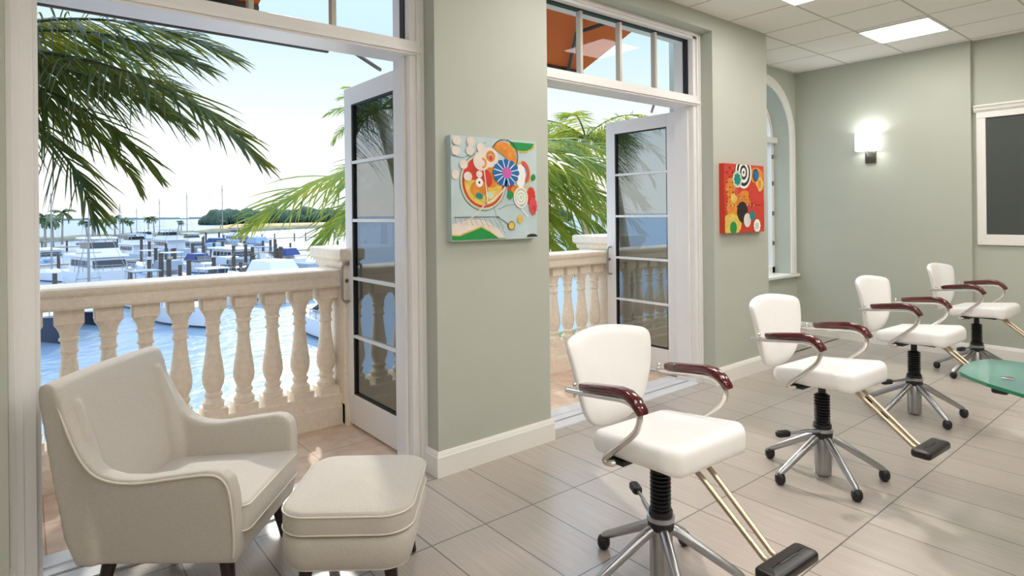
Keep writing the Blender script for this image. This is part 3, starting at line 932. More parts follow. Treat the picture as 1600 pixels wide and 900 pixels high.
    q.build('footplate', 'plastic', c, smooth=True)
    return c


chairs = [(2.009, 1.540, -92.5, (2.13, 1.73), 'white leather salon chair with mahogany armrests, the one nearest the camera'),
          (3.516, 1.566, -93.0, (3.25, 1.71), 'white leather salon chair second in the row, standing below the red circle painting'),
          (5.074, 1.598, -93.0, (4.80, 1.73), 'white leather salon chair third in the row, between the glass table and the arched window'),
          (6.700, 1.612, -94.0, (6.46, 1.68), 'white leather salon chair farthest away, by the far wall behind the glass table')]
proto = make_salon_chair()
for i, (x, y, a, lv, lab) in enumerate(chairs):
    o = proto if i == 0 else copy_tree(proto)
    o.location = (x, y, 0); o.rotation_euler.z = math.radians(a)
    tag(o, lab, 'chair', 'row of white salon chairs')
    for ch in o.children:
        if ch.name.startswith('lever'): ch.rotation_euler.z = math.atan2(lv[1] - y, lv[0] - x) - math.radians(a)

# ------------------------------------------------------------------ armchair
AC = empty('armchair', (0.559, 2.875, 0), math.radians(-39.4))
tag(AC, 'light grey linen wing armchair with dark tapered legs beside the open door', 'armchair')
side = [(-0.255, 0.185), (-0.290, 0.205), (-0.318, 0.30), (-0.405, 0.845), (-0.402, 0.868), (-0.385, 0.876), (-0.358, 0.870), (-0.335, 0.845), (-0.30, 0.76), (-0.255, 0.66), (-0.215, 0.595), (-0.165, 0.548), (-0.10, 0.527), (-0.02, 0.525),
        (0.12, 0.545), (0.24, 0.560), (0.285, 0.552), (0.315, 0.522), (0.330, 0.46), (0.332, 0.30), (0.322, 0.21), (0.305, 0.185)]


def lean(x, s_, z, out):
    return s_ * (out + 0.055 * (z - 0.19) / 0.40 * (1 if z < 0.56 else 1) - (0.065 * max(0, z - 0.56) / 0.3))


body = MB()
for s_ in (-1, 1):
    ra = [Vector((x, lean(x, s_, z, 0.300), z)) for x, z in side]
    ri = [Vector((x, lean(x, s_, z, 0.300) - s_ * (0.075 if z < 0.56 else 0.075), z)) for x, z in side]
    # triangulated prism through centre fan
    n = len(side)
    cx_ = [(0.0, 0.36)]
    body.loft([ra, ri])
# back: between the wings
bk = [(-0.27, 0.19), (-0.318, 0.30), (-0.405, 0.85), (-0.395, 0.876), (-0.37, 0.884), (-0.335, 0.872), (-0.312, 0.82), (-0.262, 0.60), (-0.225, 0.42), (-0.20, 0.25), (-0.20, 0.19)]
rings = []
for i in range(9):
    t = -1 + 2 * i / 8
    rings.append([Vector((x - 0.012 * (1 - t * t), t * (0.34 - 0.03 * max(0, (0.6 - z))), z + 0.006 * (1 - t * t) * (1 if z > .5 else 0))) for x, z in bk])
body.loft(rings)
body.box(-0.25, 0.318, -0.30, 0.30, 0.188, 0.285)
# soft fillets in the corners between back and arms
for s_ in (-1, 1):
    body.tube([(-0.222, s_ * 0.262, 0.26), (-0.238, s_ * 0.270, 0.45), (-0.272, s_ * 0.270, 0.62), (-0.318, s_ * 0.262, 0.80)], [0.060, 0.058, 0.045, 0.025], 12)
bo = body.build('upholstered_body', 'fabric', AC, smooth=True)
rm = bo.modifiers.new('remesh', 'REMESH'); rm.mode = 'VOXEL'; rm.voxel_size = 0.009; rm.use_smooth_shade = True
sm = bo.modifiers.new('smooth', 'SMOOTH'); sm.iterations = 9; sm.factor = 0.6
# seams along the outer edge of each wing
for s_ in (-1, 1):
    q = MB()
    edge = side[3:21]
    for _ in range(2):
        o2 = [edge[0]]
        for i in range(len(edge) - 1):
            a, b_ = edge[i], edge[i + 1]
            o2 += [(a[0] * .75 + b_[0] * .25, a[1] * .75 + b_[1] * .25), (a[0] * .25 + b_[0] * .75, a[1] * .25 + b_[1] * .75)]
        edge = o2 + [edge[-1]]
    pth = []
    for i, (x, z) in enumerate(edge):
        a, b_ = edge[max(i - 1, 0)], edge[min(i + 1, len(edge) - 1)]
        tx, tz = b_[0] - a[0], b_[1] - a[1]; L = math.hypot(tx, tz) or 1
        nx, nz = tz / L, -tx / L          # inward for a clockwise outline
        pth.append((x + nx * 0.011, lean(x, s_, z, 0.300) + s_ * 0.002, z + nz * 0.011))
    q.tube(pth, 0.0045, 8); q.build('seam_piping', 'piping', AC, smooth=True)


def cushion(name, parent, hx, hy, rc, z0, z1, crown, cx, cy, deform=None):
    q = MB()
    prof = edge_prof(z0, z1, 0.018, 0.0, min(hx, hy), seg=4)

    def bulge(v):
        if v.z > z1 - 0.019:
            k = (v.z - (z1 - 0.019)) / 0.019
            v = Vector((v.x, v.y, v.z + crown * k * (1 - (v.x / hx) ** 2) * (1 - (v.y / hy) ** 2)))
        return deform(v) if deform else v
    pad(q, hx, hy, rc, prof, 8, bulge)
    q.v = [(x + cx, y + cy, z) for x, y, z in q.v]
    o = q.build(name, 'fabric', parent, smooth=True)
    for zz in (z0 + 0.010, z1 - 0.010):
        p = MB()
        ring = [Vector((x, y, zz)) for x, y in rrect(hx + 0.001, hy + 0.001, rc, 0, 8)]
        if deform: ring = [Vector(deform(v)) for v in ring]
        p.tube([(v.x + cx, v.y + cy, v.z) for v in ring], 0.0035, 8, closed=True)
        p.build('cushion_piping', 'piping', o, smooth=True)
    return o


cushion('seat_cushion', AC, 0.290, 0.262, 0.035, 0.275, 0.390, 0.038, 0.062, 0, lambda v: (v.x, v.y * (1 + 0.03 * v.x / 0.28), v.z + 0.012 * v.x / 0.28))
for (fx, fy) in ((0.25, 0.235), (0.25, -0.235), (-0.20, 0.225), (-0.20, -0.225)):
    q = MB(); sx, sy = (1 if fx > 0 else -1), (1 if fy > 0 else -1)
    q.tube([(fx, fy, 0.20), (fx + sx * 0.035, fy + sy * 0.028, 0.0)], [0.029, 0.018], 16); q.build('leg', 'darkwood', AC, smooth=True, auto=50)

# ------------------------------------------------------------------ ottoman
OT = tag(empty('ottoman', (1.068, 2.335, 0), math.radians(-38)), 'light grey linen ottoman with a piped cushion top in front of the armchair', 'ottoman')
q = MB(); pad(q, 0.250, 0.280, 0.110, [(0.2, 0.190), (0.10, 0.190), (0.035, 0.191), (0.022, 0.194), (0.014, 0.203), (0.003, 0.24), (0.0, 0.275), (0.002, 0.30), (0.010, 0.318), (0.03, 0.325), (0.2, 0.325)], 8)
q.build('upholstered_base', 'fabric', OT, smooth=True)
q = MB(); q.tube([(x, y, 0.194) for x, y in rrect(0.2285, 0.2585, 0.092, 0, 8)], 0.0035, 8, closed=True); q.build('base_piping', 'piping', OT, smooth=True)
cushion('cushion', OT, 0.248, 0.278, 0.110, 0.322, 0.408, 0.034, 0, 0)
for fx, fy in ((0.155, 0.185), (0.155, -0.185), (-0.155, 0.185), (-0.155, -0.185)):
    sx, sy = (1 if fx > 0 else -1), (1 if fy > 0 else -1)
    q = MB(); q.tube([(fx, fy, 0.19), (fx + sx * 0.028, fy + sy * 0.028, 0.0)], [0.027, 0.016], 16); q.build('leg', 'darkwood', OT, smooth=True, auto=50)

# ------------------------------------------------------------------ glass table
GT = tag(empty('glass_table', (3.37, 0.35, 0)), 'green glass table with rounded end and steel discs at the right edge', 'table')
top = [(3.30, 0.845), (3.335, 0.872), (3.41, 0.892), (3.50, 0.898), (3.60, 0.893), (3.68, 0.875), (3.735, 0.845), (3.76, 0.78), (3.77, 0.60), (3.76, 0.0), (2.95, 0.0), (2.99, 0.30), (3.08, 0.55), (3.20, 0.74), (3.27, 0.82)]
q = MB(); q.prism([(x - 3.35, y - 0.35) for x, y in top], 0.735, 0.75, 'z')
q.m = [1] * (len(q.f) - 2) + [0, 0]
q.build('tabletop', ['tableglass', 'tableedge'], GT)
for x, y in ((3.35, 0.70), (3.60, 0.66), (3.15, 0.15), (3.6, 0.15)):
    q = MB(); q.lathe([(0.7505, 0.026), (0.754, 0.026), (0.756, 0.020)], 24, c=(x - 3.35, y - 0.35, 0)); q.lathe([(0.70, 0.018), (0.728, 0.030), (0.7345, 0.030)], 24, c=(x - 3.35, y - 0.35, 0)); q.build('fixing_disc', 'brushed', GT, smooth=True, auto=40)
q = MB(); q.tube([(0.0, 0.35, 0.71), (0.05, 0.10, 0.70), (0.05, -0.15, 0.70), (0.05, -0.2, 0.70)], 0.014, 12); q.tube([(0.25, 0.31, 0.71), (0.15, 0.10, 0.70), (0.07, -0.15, 0.70)], 0.012, 12)
q.tube([(-0.2, -0.2, 0.71), (0.05, -0.2, 0.70), (0.25, -0.2, 0.71)], 0.012, 12)
q.lathe([(0, 0.20), (0.015, 0.20), (0.02, 0.03), (0.68, 0.03), (0.70, 0.045)], 24, c=(0.05, -0.17, 0)); q.build('pedestal', 'black', GT, smooth=True, auto=40)

# ================================================================== THE BALCONY
bf = MB(); bf.box(-3.5, 9, YO - 0.03, 4.75, -0.25, -0.012); tag(bf.build('balcony_floor', 'balcony'), kind='structure')
PITCH = 2.885
PX = [1.80 - PITCH, 1.80, 1.80 + PITCH, 1.80 + 2 * PITCH]
PW = 0.42
BY = 4.33


def balustrade_run(x0, x1, lab):
    t = tag(empty('balustrade', (x0, BY, 0)), lab, 'balustrade', 'cast stone balustrade runs round the balcony')
    L = x1 - x0
    prf = [(-0.125, 0.985), (-0.135, 1.0), (-0.135, 1.055), (-0.15, 1.07), (-0.158, 1.085), (-0.158, 1.105), (-0.145, 1.115), (0.145, 1.115), (0.158, 1.105), (0.158, 1.085), (0.135, 1.055), (0.135, 1.0), (0.125, 0.985)]
    q = MB(); q.loft([[Vector((x, y, z)) for y, z in prf] for x in (0, L)]); q.build('top_rail', 'stone', t, auto=30)
    prf = [(-0.125, -0.012), (-0.125, 0.115), (-0.115, 0.13), (-0.10, 0.135), (-0.10, 0.20), (-0.092, 0.212), (0.092, 0.212), (0.10, 0.20), (0.10, 0.135), (0.125, 0.115), (0.125, -0.012)]
    q = MB(); q.loft([[Vector((x, y, z)) for y, z in prf] for x in (0, L)]); q.build('plinth', 'stone', t, auto=30)
    pr = [(.255, .062), (.272, .066), (.29, .066), (.303, .050), (.318, .046), (.332, .055), (.346, .055), (.358, .044), (.375, .050), (.405, .062), (.44, .0675), (.48, .066), (.53, .059), (.59, .050), (.65, .043), (.70, .038), (.722, .037),
          (.728, .046), (.740, .048), (.750, .040), (.775, .040), (.795, .041), (.80, .050), (.812, .050), (.82, .043), (.845, .047), (.87, .058), (.888, .070), (.900, .073)]
    first = None
    k = 0
    xs = []
    X = -0.155
    # regular spacing along the whole balcony
    n0 = math.ceil((x0 + 0.072 - 0.012) / 0.1905)
    x = 0.012 + n0 * 0.1905
    while x < x1 - 0.072:
        xs.append(x); x += 0.1905
    for x in xs:
        if first is None:
            q = MB(); q.lathe(pr, 24)
            q.box(-0.070, 0.070, -0.074, 0.074, 0.90, 0.986); q.box(-0.071, 0.071, -0.085, 0.085, 0.210, 0.256)
            first = q.build('baluster', 'stone', t, smooth=True, auto=40)
            o = first
        else:
            o = first.copy(); COL.objects.link(o); o.parent = t
        o.location = (x - x0, 0, 0)
    return t


def pier(x, lab):
    t = tag(empty('stone_pier', (x, 4.40, 0)), lab, 'pier', 'stone piers between the balustrade runs')
    q = MB(); q.box(0, PW, -0.24, 0.24, -0.012, 1.16); q.build('shaft', 'stone', t, bevel=0.008)
    q = MB(); q.loft([[Vector((a, b_, z)) for a, b_ in ((-o, -0.24 - o), (PW + o, -0.24 - o), (PW + o, 0.24 + o), (-o, 0.24 + o))] for o, z in ((0.01, 1.12), (0.02, 1.14), (0.02, 1.165), (0.045, 1.185), (0.05, 1.19), (0.05, 1.255), (0.04, 1.265))])
    q.build('cap', 'stone', t)
    q = MB(); q.loft([[Vector((a, b_, z)) for a, b_ in ((0, -0.24 - o), (PW, -0.24 - o), (PW, 0.24 + o), (0, 0.24 + o))] for o, z in ((0.02, -0.012), (0.02, 0.12), (0.004, 0.135))])
    q.build('pier_base', 'stone', t)


pier(PX[0], 'stone pier at the left end of the balustrade seen through the left door')
pier(PX[1], 'capped stone pier behind the glass of the near open door')
pier(PX[2], 'capped stone pier behind the open leaf of the farther door')
balustrade_run(PX[0] + PW, PX[1], 'cream stone balustrade run behind the armchair, seen through the near doorway')
balustrade_run(PX[1] + PW, PX[2], 'cream stone balustrade run seen through the farther doorway behind the first salon chair')
balustrade_run(PX[2] + PW, PX[3], 'cream stone balustrade run beyond the farther door leaf, outside the arched window')


# ------------------------------------------------------------------ awnings
def awning(x0, x1, zf, zw, yf, vd, lab, bar_x1=None):
    t = tag(empty('awning', (x0, YO, zw)), lab, 'awning', 'orange canvas awnings over the balcony doors')
    L = x1 - x0; dy = yf - YO; dz = zf - zw
    q = MB()
    q.add([(0, 0, 0), (L, 0, 0), (L, dy, dz), (0, dy, dz), (0, 0, 0.006), (L, 0, 0.006), (L, dy, dz + 0.006), (0, dy, dz + 0.006)], [(0, 1, 2, 3), (7, 6, 5, 4), (0, 4, 5, 1), (1, 5, 6, 2), (2, 6, 7, 3), (3, 7, 4, 0)])
    q.build('canopy', 'orange', t)
    q = MB(); q.box(0, L, dy, dy + 0.006, dz - vd, dz); q.build('valance', 'orange', t)
    q = MB(); q.box(0, L, dy - 0.03, dy + 0.01, dz - 0.045, dz - 0.002); q.build('front_bar', 'awningbar', t)
    if bar_x1 is not None:
        q = MB(); q.box(0, bar_x1 - x0, dy - 0.01, dy + 0.02, dz - vd - 0.014, dz - vd); q.build('hem_bar', 'piling', t)
    for xx, e_ in ((0.25, 1), (L - 0.15, -1)):
        q = MB(); q.tube([(xx, 0.02, -0.10), (xx + e_ * 0.55, dy * 0.5, dz * 0.5 - 0.09), (xx + e_ * 0.05, dy, dz - 0.03)], 0.018, 8); q.build('folding_arm', 'awningbar', t, smooth=True)
    return t


awning(-1.3, 1.35, 3.04, 3.50, 4.60, 0.24, 'orange canvas awning with grey valance bar seen through the near transom', 1.88)
awning(2.8, 4.71, 3.03, 3.50, 4.60, 0.06, 'orange canvas awning on folding arms seen through the farther transom')


# ------------------------------------------------------------------ palms
def frond_mesh(L, el0, droop, npair, leaf_l, width, seed, sag=0.30, lift=0.10, hang=1.0):
    """in local coords: base at origin, heading +x"""
    rnd = random.Random(seed)
    q = MB()
    N = 24
    pts = [Vector((0, 0, 0))]; dirs = []
    for i in range(N):
        s = (i + 0.5) / N
        el = el0 - droop * s ** 1.25
        d = Vector((math.cos(el), 0, math.sin(el))); dirs.append(d)
        pts.append(pts[-1] + d * (L / N))
    dirs.append(dirs[-1])
    q.tube(pts, [0.028 * (1 - 0.88 * i / N) for i in range(N + 1)], 6, mi=0)
    for k in range(npair):
        s = 0.10 + 0.90 * (k + 0.5) / npair
        fi = s * N; i = min(int(fi), N - 1); fr = fi - i
        p = pts[i].lerp(pts[i + 1], fr); d = dirs[i]
        up = Vector((-d.z, 0, d.x))
        phi = math.radians(78 - 48 * s ** 1.6)
        ll = leaf_l * (0.55 + 0.75 * math.sin(PI * min(s * 0.9 + 0.12, 1)) ** 0.8) * (1 - 0.30 * s * s)
        for sg in (-1, 1):
            a = phi + rnd.uniform(-0.12, 0.12); lf = (-0.95 + 1.15 * s) * hang + lift + rnd.uniform(-0.35, 0.35)
            dd = (d * math.cos(a) + Vector((0, sg, 0)) * math.sin(a) * math.cos(lf) + up * math.sin(a) * math.sin(lf)).normalized()
            l2 = ll * rnd.uniform(0.85, 1.1)
            w = width * rnd.uniform(0.8, 1.15)
            c = p.copy(); M = 4
            sgg = sag * rnd.uniform(0.4, 1.6)
            nrm = None; vv = []
            for j in range(M + 1):
                t = j / M
                if j > 0:
                    cur = (dd + Vector((0, 0, -1)) * sgg * t * t * 1.3).normalized()
                    c = c + cur * (l2 / M)
                else: cur = dd
                sidev = cur.cross(Vector((0, 0, 1)))
                if sidev.length < 0.2: sidev = cur.cross(Vector((1, 0, 0)))
                sidev.normalize()
                tw = (sidev * 0.75 + sidev.cross(cur) * 0.65 * sg).normalized()
                ww = w * (0.55 + 0.9 * t) if t < 0.35 else w * 0.9 * (1 - (t - 0.35) / 0.65) ** 0.7
                vv += [c - tw * ww * 0.5, c + tw * ww * 0.5]
            q.add(vv, [(2 * j, 2 * j + 1, 2 * j + 3, 2 * j + 2) for j in range(M)], 1)
    return q


def palm(name, loc, z_crown, fronds, trunk_r, lab, cat, lmat, group=None, trunk_lean=(0, 0), dens=18):
    t = tag(empty(name, (loc[0], loc[1], -5.0)), lab, cat, group)
    hz_ = z_crown + 5.0
    q = MB()
    pts = [(trunk_lean[0] * (i / 10) ** 1.5 - trunk_lean[0], trunk_lean[1] * (i / 10) ** 1.5 - trunk_lean[1], hz_ * i / 10) for i in range(11)]
    q.tube(pts, [trunk_r * (1.25 - 0.4 * i / 10) for i in range(11)], 14); q.build('trunk', 'trunk', t, smooth=True)
    for i, (az, el, dr, L, ll) in enumerate(fronds):
        m = frond_mesh(L, math.radians(el), math.radians(dr), max(26, int(L * dens)), ll, 0.034, i * 13 + int(abs(loc[0]) * 10))
        o = m.build('frond', ['leaf_dark' if lmat == 'd' else 'leaf_bright', 'leaf_dark' if lmat == 'd' else 'leaf_bright'], t)
        o.location = (0, 0, hz_); o.rotation_euler = (0, 0, math.radians(az))
    return t


# left palm: crown just outside the doorway, fronds arching in front of the sky
cA = at_d(-150, 92, 6.6)
AR_ = -39.0       # world azimuth of the camera's right hand
fr = [(AR_ + 2, 10, 60, 4.15, 1.0), (AR_ + 10, 28, 58, 3.5, 0.95), (AR_ + 8, -16, 60, 2.7, 0.9), (AR_ + 22, 20, 74, 3.0, 0.9), (AR_ + 16, -2, 56, 2.8, 0.9), (AR_ + 5, 22, 52, 3.2, 1.0), (AR_ + 12, 8, 45, 2.7, 1.0),
      (AR_ + 30, -6, 60, 2.7, 0.65), (AR_ + 50, 30, 70, 3.2, .65), (AR_ + 75, 45, 70, 3.2, .6), (AR_ + 110, 30, 80, 3.2, .6), (AR_ + 150, 40, 80, 3.0, .6), (AR_ + 190, 20, 80, 3.0, .6), (AR_ + 165, 60, 70, 3., .6), (AR_ + 60, 65, 60, 3, .6),
      (AR_ + 215, 45, 80, 2.4, .6)]
palm('coconut_palm', cA, cA.z, fr, 0.12, 'large palm left of the doorway whose dark fronds arch across the sky', 'palm tree', 'd', trunk_lean=(1.9, -0.4), dens=21)
# right palm behind the near pier
cB = at_d(735, 262, 8.9)
fr = [(141, 10, 56, 3.5, 1.15), (136, 2, 60, 2.6, 1.0)]
for az, el, dr, L in ((165, -5, 50, 2.5), (120, 22, 60, 2.6), (110, 10, 70, 3.0), (90, 25, 70, 3.0), (70, 20, 70, 3.0), (45, 30, 75, 3.0),
                      (-8, 10, 60, 2.9), (-20, 26, 80, 3.0), (-30, 18, 70, 2.9), (-38, -8, 50, 2.5), (-45, 22, 75, 2.7), (5, 30, 75, 3.0), (-15, -20, 35, 2.4), (-60, 25, 90, 2.1), (-85, 30, 95, 1.8), (-120, 35, 95, 1.8), (-150, 30, 85, 2.1), (18, 15, 60, 2.9), (-28, 34, 85, 2.8), (-5, -30, 30, 2.4),
                      (-33, 4, 55, 2.8), (-12, 0, 50, 2.9), (-42, -28, 25, 2.3), (-25, -38, 15, 2.2), (10, -8, 45, 2.9)):
    fr.append((az, el, dr, L, 0.72))
palm('coconut_palm', cB, cB.z, fr, 0.15, 'bright green palm just behind the balustrade between the two doorways', 'palm tree', 'b')
rnd = random.Random(5)
cC = at_d(598, 190, 21.0)
fr = [(az + rnd.uniform(-8, 8), el, dr, 2.1, 0.6) for az, el, dr in [(i * 24, 15 + 25 * (i % 3), 85) for i in range(15)]]
palm('coconut_palm', cC, cC.z, fr, 0.11, 'tall palm farther out, its crown above the near open door leaf', 'palm tree', 'b')
cD = at_d(915, 215, 16.0)
fr = [(az + rnd.uniform(-8, 8), el, dr, 2.3, 0.6) for az, el, dr in [(i * 20, -5 + 20 * (i % 3), 70) for i in range(18)]]
palm('coconut_palm', cD, cD.z, fr, 0.14, 'palm farther out, filling the farther doorway above the bright fronds', 'palm tree', 'b')

# ================================================================== THE BAY
WZ = -5.0
q = MB(); q.add([(-3000, 4.9, WZ), (4000, 4.9, WZ), (4000, 4000, WZ), (-3000, 4000, WZ)], [(0, 1, 2, 3)])
tag(q.build('sea_water', 'water'), 'calm blue grey bay water around the boats up to the horizon', 'water', kind='stuff')
q = MB(); q.box(-6, 14, 4.75, 4.9, -7, -0.25); q.box(-6, 14, YO, 4.9, -0.4, -0.25); tag(q.build('building_base', 'stucco'), kind='structure')
q = MB(); q.box(3.3, 9.2, 4.9, 9.5, -6, -4.7); q.box(9.2, 40, 4.9, 23, -6, -4.7); q.box(-8, 0.4, 4.9, 10.5, -6, -4.7)
tag(q.build('planting_ground', 'grass'), 'grassy ground by the building from which the palms rise', 'ground', kind='structure')
# distant shoreline
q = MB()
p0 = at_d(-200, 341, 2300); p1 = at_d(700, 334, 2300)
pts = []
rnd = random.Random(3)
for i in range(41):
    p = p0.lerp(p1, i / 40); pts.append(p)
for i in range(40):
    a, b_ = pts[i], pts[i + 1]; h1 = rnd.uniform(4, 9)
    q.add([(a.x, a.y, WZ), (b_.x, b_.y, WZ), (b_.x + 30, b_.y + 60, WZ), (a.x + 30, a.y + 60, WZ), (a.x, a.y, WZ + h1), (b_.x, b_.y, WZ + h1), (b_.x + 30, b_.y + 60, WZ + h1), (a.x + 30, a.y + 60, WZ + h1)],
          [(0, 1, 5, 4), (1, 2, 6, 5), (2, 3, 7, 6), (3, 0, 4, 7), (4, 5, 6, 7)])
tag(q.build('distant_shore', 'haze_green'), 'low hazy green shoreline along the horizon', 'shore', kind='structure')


def blob(mb, c, r, rnd, mi=0, sz=0.8, n=9):
    k = 6; rings = []
    ph = [rnd.uniform(0, 6) for _ in range(3)]
    for i in range(k + 1):
        th = PI * (i + 0.05) / (k + 0.1)
        ring = []
        for j in range(n):
            a = 2 * PI * j / n
            rr = r * math.sin(th) * (1 + 0.22 * math.sin(3 * a + ph[0] + i) + 0.12 * math.sin(5 * a + ph[1]))
            ring.append(Vector((c[0] + rr * math.cos(a), c[1] + rr * math.sin(a), c[2] - r * sz * math.cos(th) * (1 + 0.1 * math.sin(ph[2] + j)))))
        rings.append(ring)
    mb.loft(rings, mi)


# wooded island
rnd = random.Random(11)
ia, ib = at_z(298, 352, WZ), at_z(900, 346, WZ)
q = MB()
for i in range(170):
    t_ = rnd.random() ** 1.1
    p = ia.lerp(ib, t_)
    off = rnd.uniform(0, 60)
    r = rnd.uniform(5, 9) * (0.75 if t_ < 0.02 else 1)
    blob(q, (p.x + off * 0.6, p.y + off * 0.8, WZ + r * 0.5 + rnd.uniform(0, 3.5)), r, rnd)
tag(q.build('island_trees', 'bush', smooth=True), 'dark wooded headland across the water behind the palms', 'trees', kind='stuff')

# breakwater with dry grass and rocks
q = MB()
a, b_ = at_z(40, 380, WZ), at_z(560, 353, WZ)
dv = (b_ - a).normalized(); nv = Vector((-dv.y, dv.x, 0))
N = 40; rows = []
L = (b_ - a).length
for i in range(N + 1):
    p = a + dv * L * i / N
    hh = 1.2 + 0.3 * math.sin(i * 1.7)
    rows.append([Vector((p.x + nv.x * o, p.y + nv.y * o, WZ + z)) for o, z in ((-3, -0.3), (-1.5, hh * 0.7), (0, hh), (8, hh), (10, -0.3))])
q.loft(rows)
tag(q.build('breakwater', 'rocks'), 'low rocky breakwater strip behind the moored boats', 'breakwater', kind='structure')


q = MB()
a, b_ = at_z(372, 358, WZ), at_z(560, 353, WZ)
rows = []
for i in range(21):
    p = a.lerp(b_, i / 20); k = math.sin(PI * min(1, (i + 0.3) / 4) / 2)
    rows.append([Vector((p.x + nv.x * o, p.y + nv.y * o, WZ + z * k)) for o, z in ((-6, -0.3), (-4, 1.5), (4, 2.6), (16, 2.6), (20, -0.3))])
q.loft(rows)
tag(q.build('sandbank', 'sand'), 'tan sandy bank with dry grass in front of the wooded headland', 'sandbank', kind='structure')


def far_palm(px, py_base, py_top, lab, seed):
    base = at_z(px, py_base, WZ + 1.0)
    dpt = (base - Vector((0, 0, H))).dot(W_)
    hgt = (py_base - py_top) * dpt / FPX
    t = tag(empty('distant_palm', base), lab, 'palm tree', 'small palms along the breakwater')
    rnd = random.Random(seed)
    lx = rnd.uniform(-0.8, 0.8)
    cz = hgt * 0.80
    q = MB(); q.tube([(0, 0, -0.6), (lx * 0.4, 0, cz * 0.5), (lx, 0, cz)], [0.26, 0.2, 0.16], 8); q.build('trunk', 'trunk', t, smooth=True)
    q = MB()
    R = hgt * 0.30
    for k in range(22):
        az = k * 2.399 + rnd.uniform(-0.2, 0.2); el = math.radians(rnd.uniform(-25, 65))
        p = Vector((lx, 0, cz)); n = 6; pts = [p.copy()]
        for i in range(n):
            e2 = el - math.radians(85) * ((i + 1) / n) ** 1.2
            p = p + Vector((math.cos(az) * math.cos(e2), math.sin(az) * math.cos(e2), math.sin(e2))) * (R / n * 1.25)
            pts.append(p.copy())
        sv = Vector((-math.sin(az), math.cos(az), 0))
        for i in range(n):
            w0 = R * 0.13 * math.sin(PI * (i + 0.4) / (n + 0.8)); w1 = R * 0.13 * math.sin(PI * (i + 1.4) / (n + 0.8))
            for sg in (-1, 1):
                q.add([pts[i], pts[i + 1], pts[i + 1] + sv * sg * w1 + Vector((0, 0, -w1 * 1.1)), pts[i] + sv * sg * w0 + Vector((0, 0, -w0 * 1.1))], [(0, 1, 2, 3)])
    q.build('crown', 'farpalm', t)


ORD = 'first second third fourth fifth sixth seventh eighth ninth tenth eleventh twelfth thirteenth fourteenth fifteenth sixteenth seventeenth eighteenth'.split()
fp_list = [(71, 388, 328), (83, 386, 331), (97, 378, 321), (137, 372, 341), (145, 370, 338), (154, 371, 339), (163, 370, 336), (180, 368, 333), (192, 366, 337), (206, 366, 341),
           (232, 364, 336), (241, 363, 336), (278, 360, 343), (283, 361, 346), (344, 358, 340), (372, 357, 333), (382, 356, 336), (60, 384, 330)]
for i, (x, yb, yt) in enumerate(fp_list):
    far_palm(x, yb, yt, 'small wind-bent palm far beyond the boats, %s from the left' % ORD[sorted(f_[0] for f_ in fp_list).index(x)], i + 40)


# ------------------------------------------------------------------ boats
def hull_mesh(L, Bm, fb, mats_boot=True, transom=0.75):
    """x forward, stern at -L/2. ring loft"""
    q = MB(); N = 14; rings = []
    for i in range(N + 1):
        s = i / N
        x = -L / 2 + L * s
        wdt = Bm / 2 * (transom + (1 - transom) * math.sin(min(s / 0.45, 1) * PI / 2)) if s < 0.45 else Bm / 2 * max(0.015, (1 - ((s - 0.45) / 0.55) ** 2.1))
        sheer = fb * (1 + 0.40 * max(0, s - 0.35) ** 1.5 * 1.6)
        wl = wdt * (0.86 if s < 0.5 else 0.86 - 0.5 * (s - 0.5))
        rake = 0.10 * L * max(0, s - 0.75)
        rings.append([Vector((x + rake * 1.3, -wdt, sheer)), Vector((x + rake * 0.4, -(wl + wdt) / 2 * 1.0, sheer * 0.5)), Vector((x, -wl, 0.12)), Vector((x, -wl * 0.9, -0.1)), Vector((x, -wl * 0.4, -0.35)), Vector((x, wl * 0.4, -0.35)),
                      Vector((x, wl * 0.9, -0.1)), Vector((x, wl, 0.12)), Vector((x + rake * 0.4, (wl + wdt) / 2, sheer * 0.5)), Vector((x + rake * 1.3, wdt, sheer))])
    q.loft(rings)
    q.m = [1 if all(q.v[k][2] < 0.2 for k in f) else 0 for f in q.f]
    return q


def frustum(mb, x0, x1, w, z0, z1, fr=0.3, bk=0.1, sd=0.1, mi=0):
    mb.add([(x0, -w, z0), (x1, -w, z0), (x1, w, z0), (x0, w, z0), (x0 + bk, -w + sd, z1), (x1 - fr, -w + sd, z1), (x1 - fr, w - sd, z1), (x0 + bk, w - sd, z1)],
           [(0, 3, 2, 1), (4, 5, 6, 7), (0, 1, 5, 4), (1, 2, 6, 5), (2, 3, 7, 6), (3, 0, 4, 7)], mi)


def rails(mb, L, Bm, z, n=7, h=0.6):
    pts = []
    for i in range(n + 1):
        s = 0.45 + 0.53 * i / n
        w = Bm / 2 * max(0.03, (1 - ((s - 0.45) / 0.55) ** 2.1)) * 0.92
        pts.append((-L / 2 + L * s + 0.1 * L * max(0, s - 0.75), w, z + 0.4 * max(0, s - .35) ** 1.5 * 1.6))
    for sg in (-1, 1):
        top = [(x, sg * y, zz + h) for x, y, zz in pts]
        mb.tube(top, 0.03, 5)
        for x, y, zz in pts: mb.tube([(x, sg * y, zz - 0.1), (x, sg * y, zz + h)], 0.025, 4)


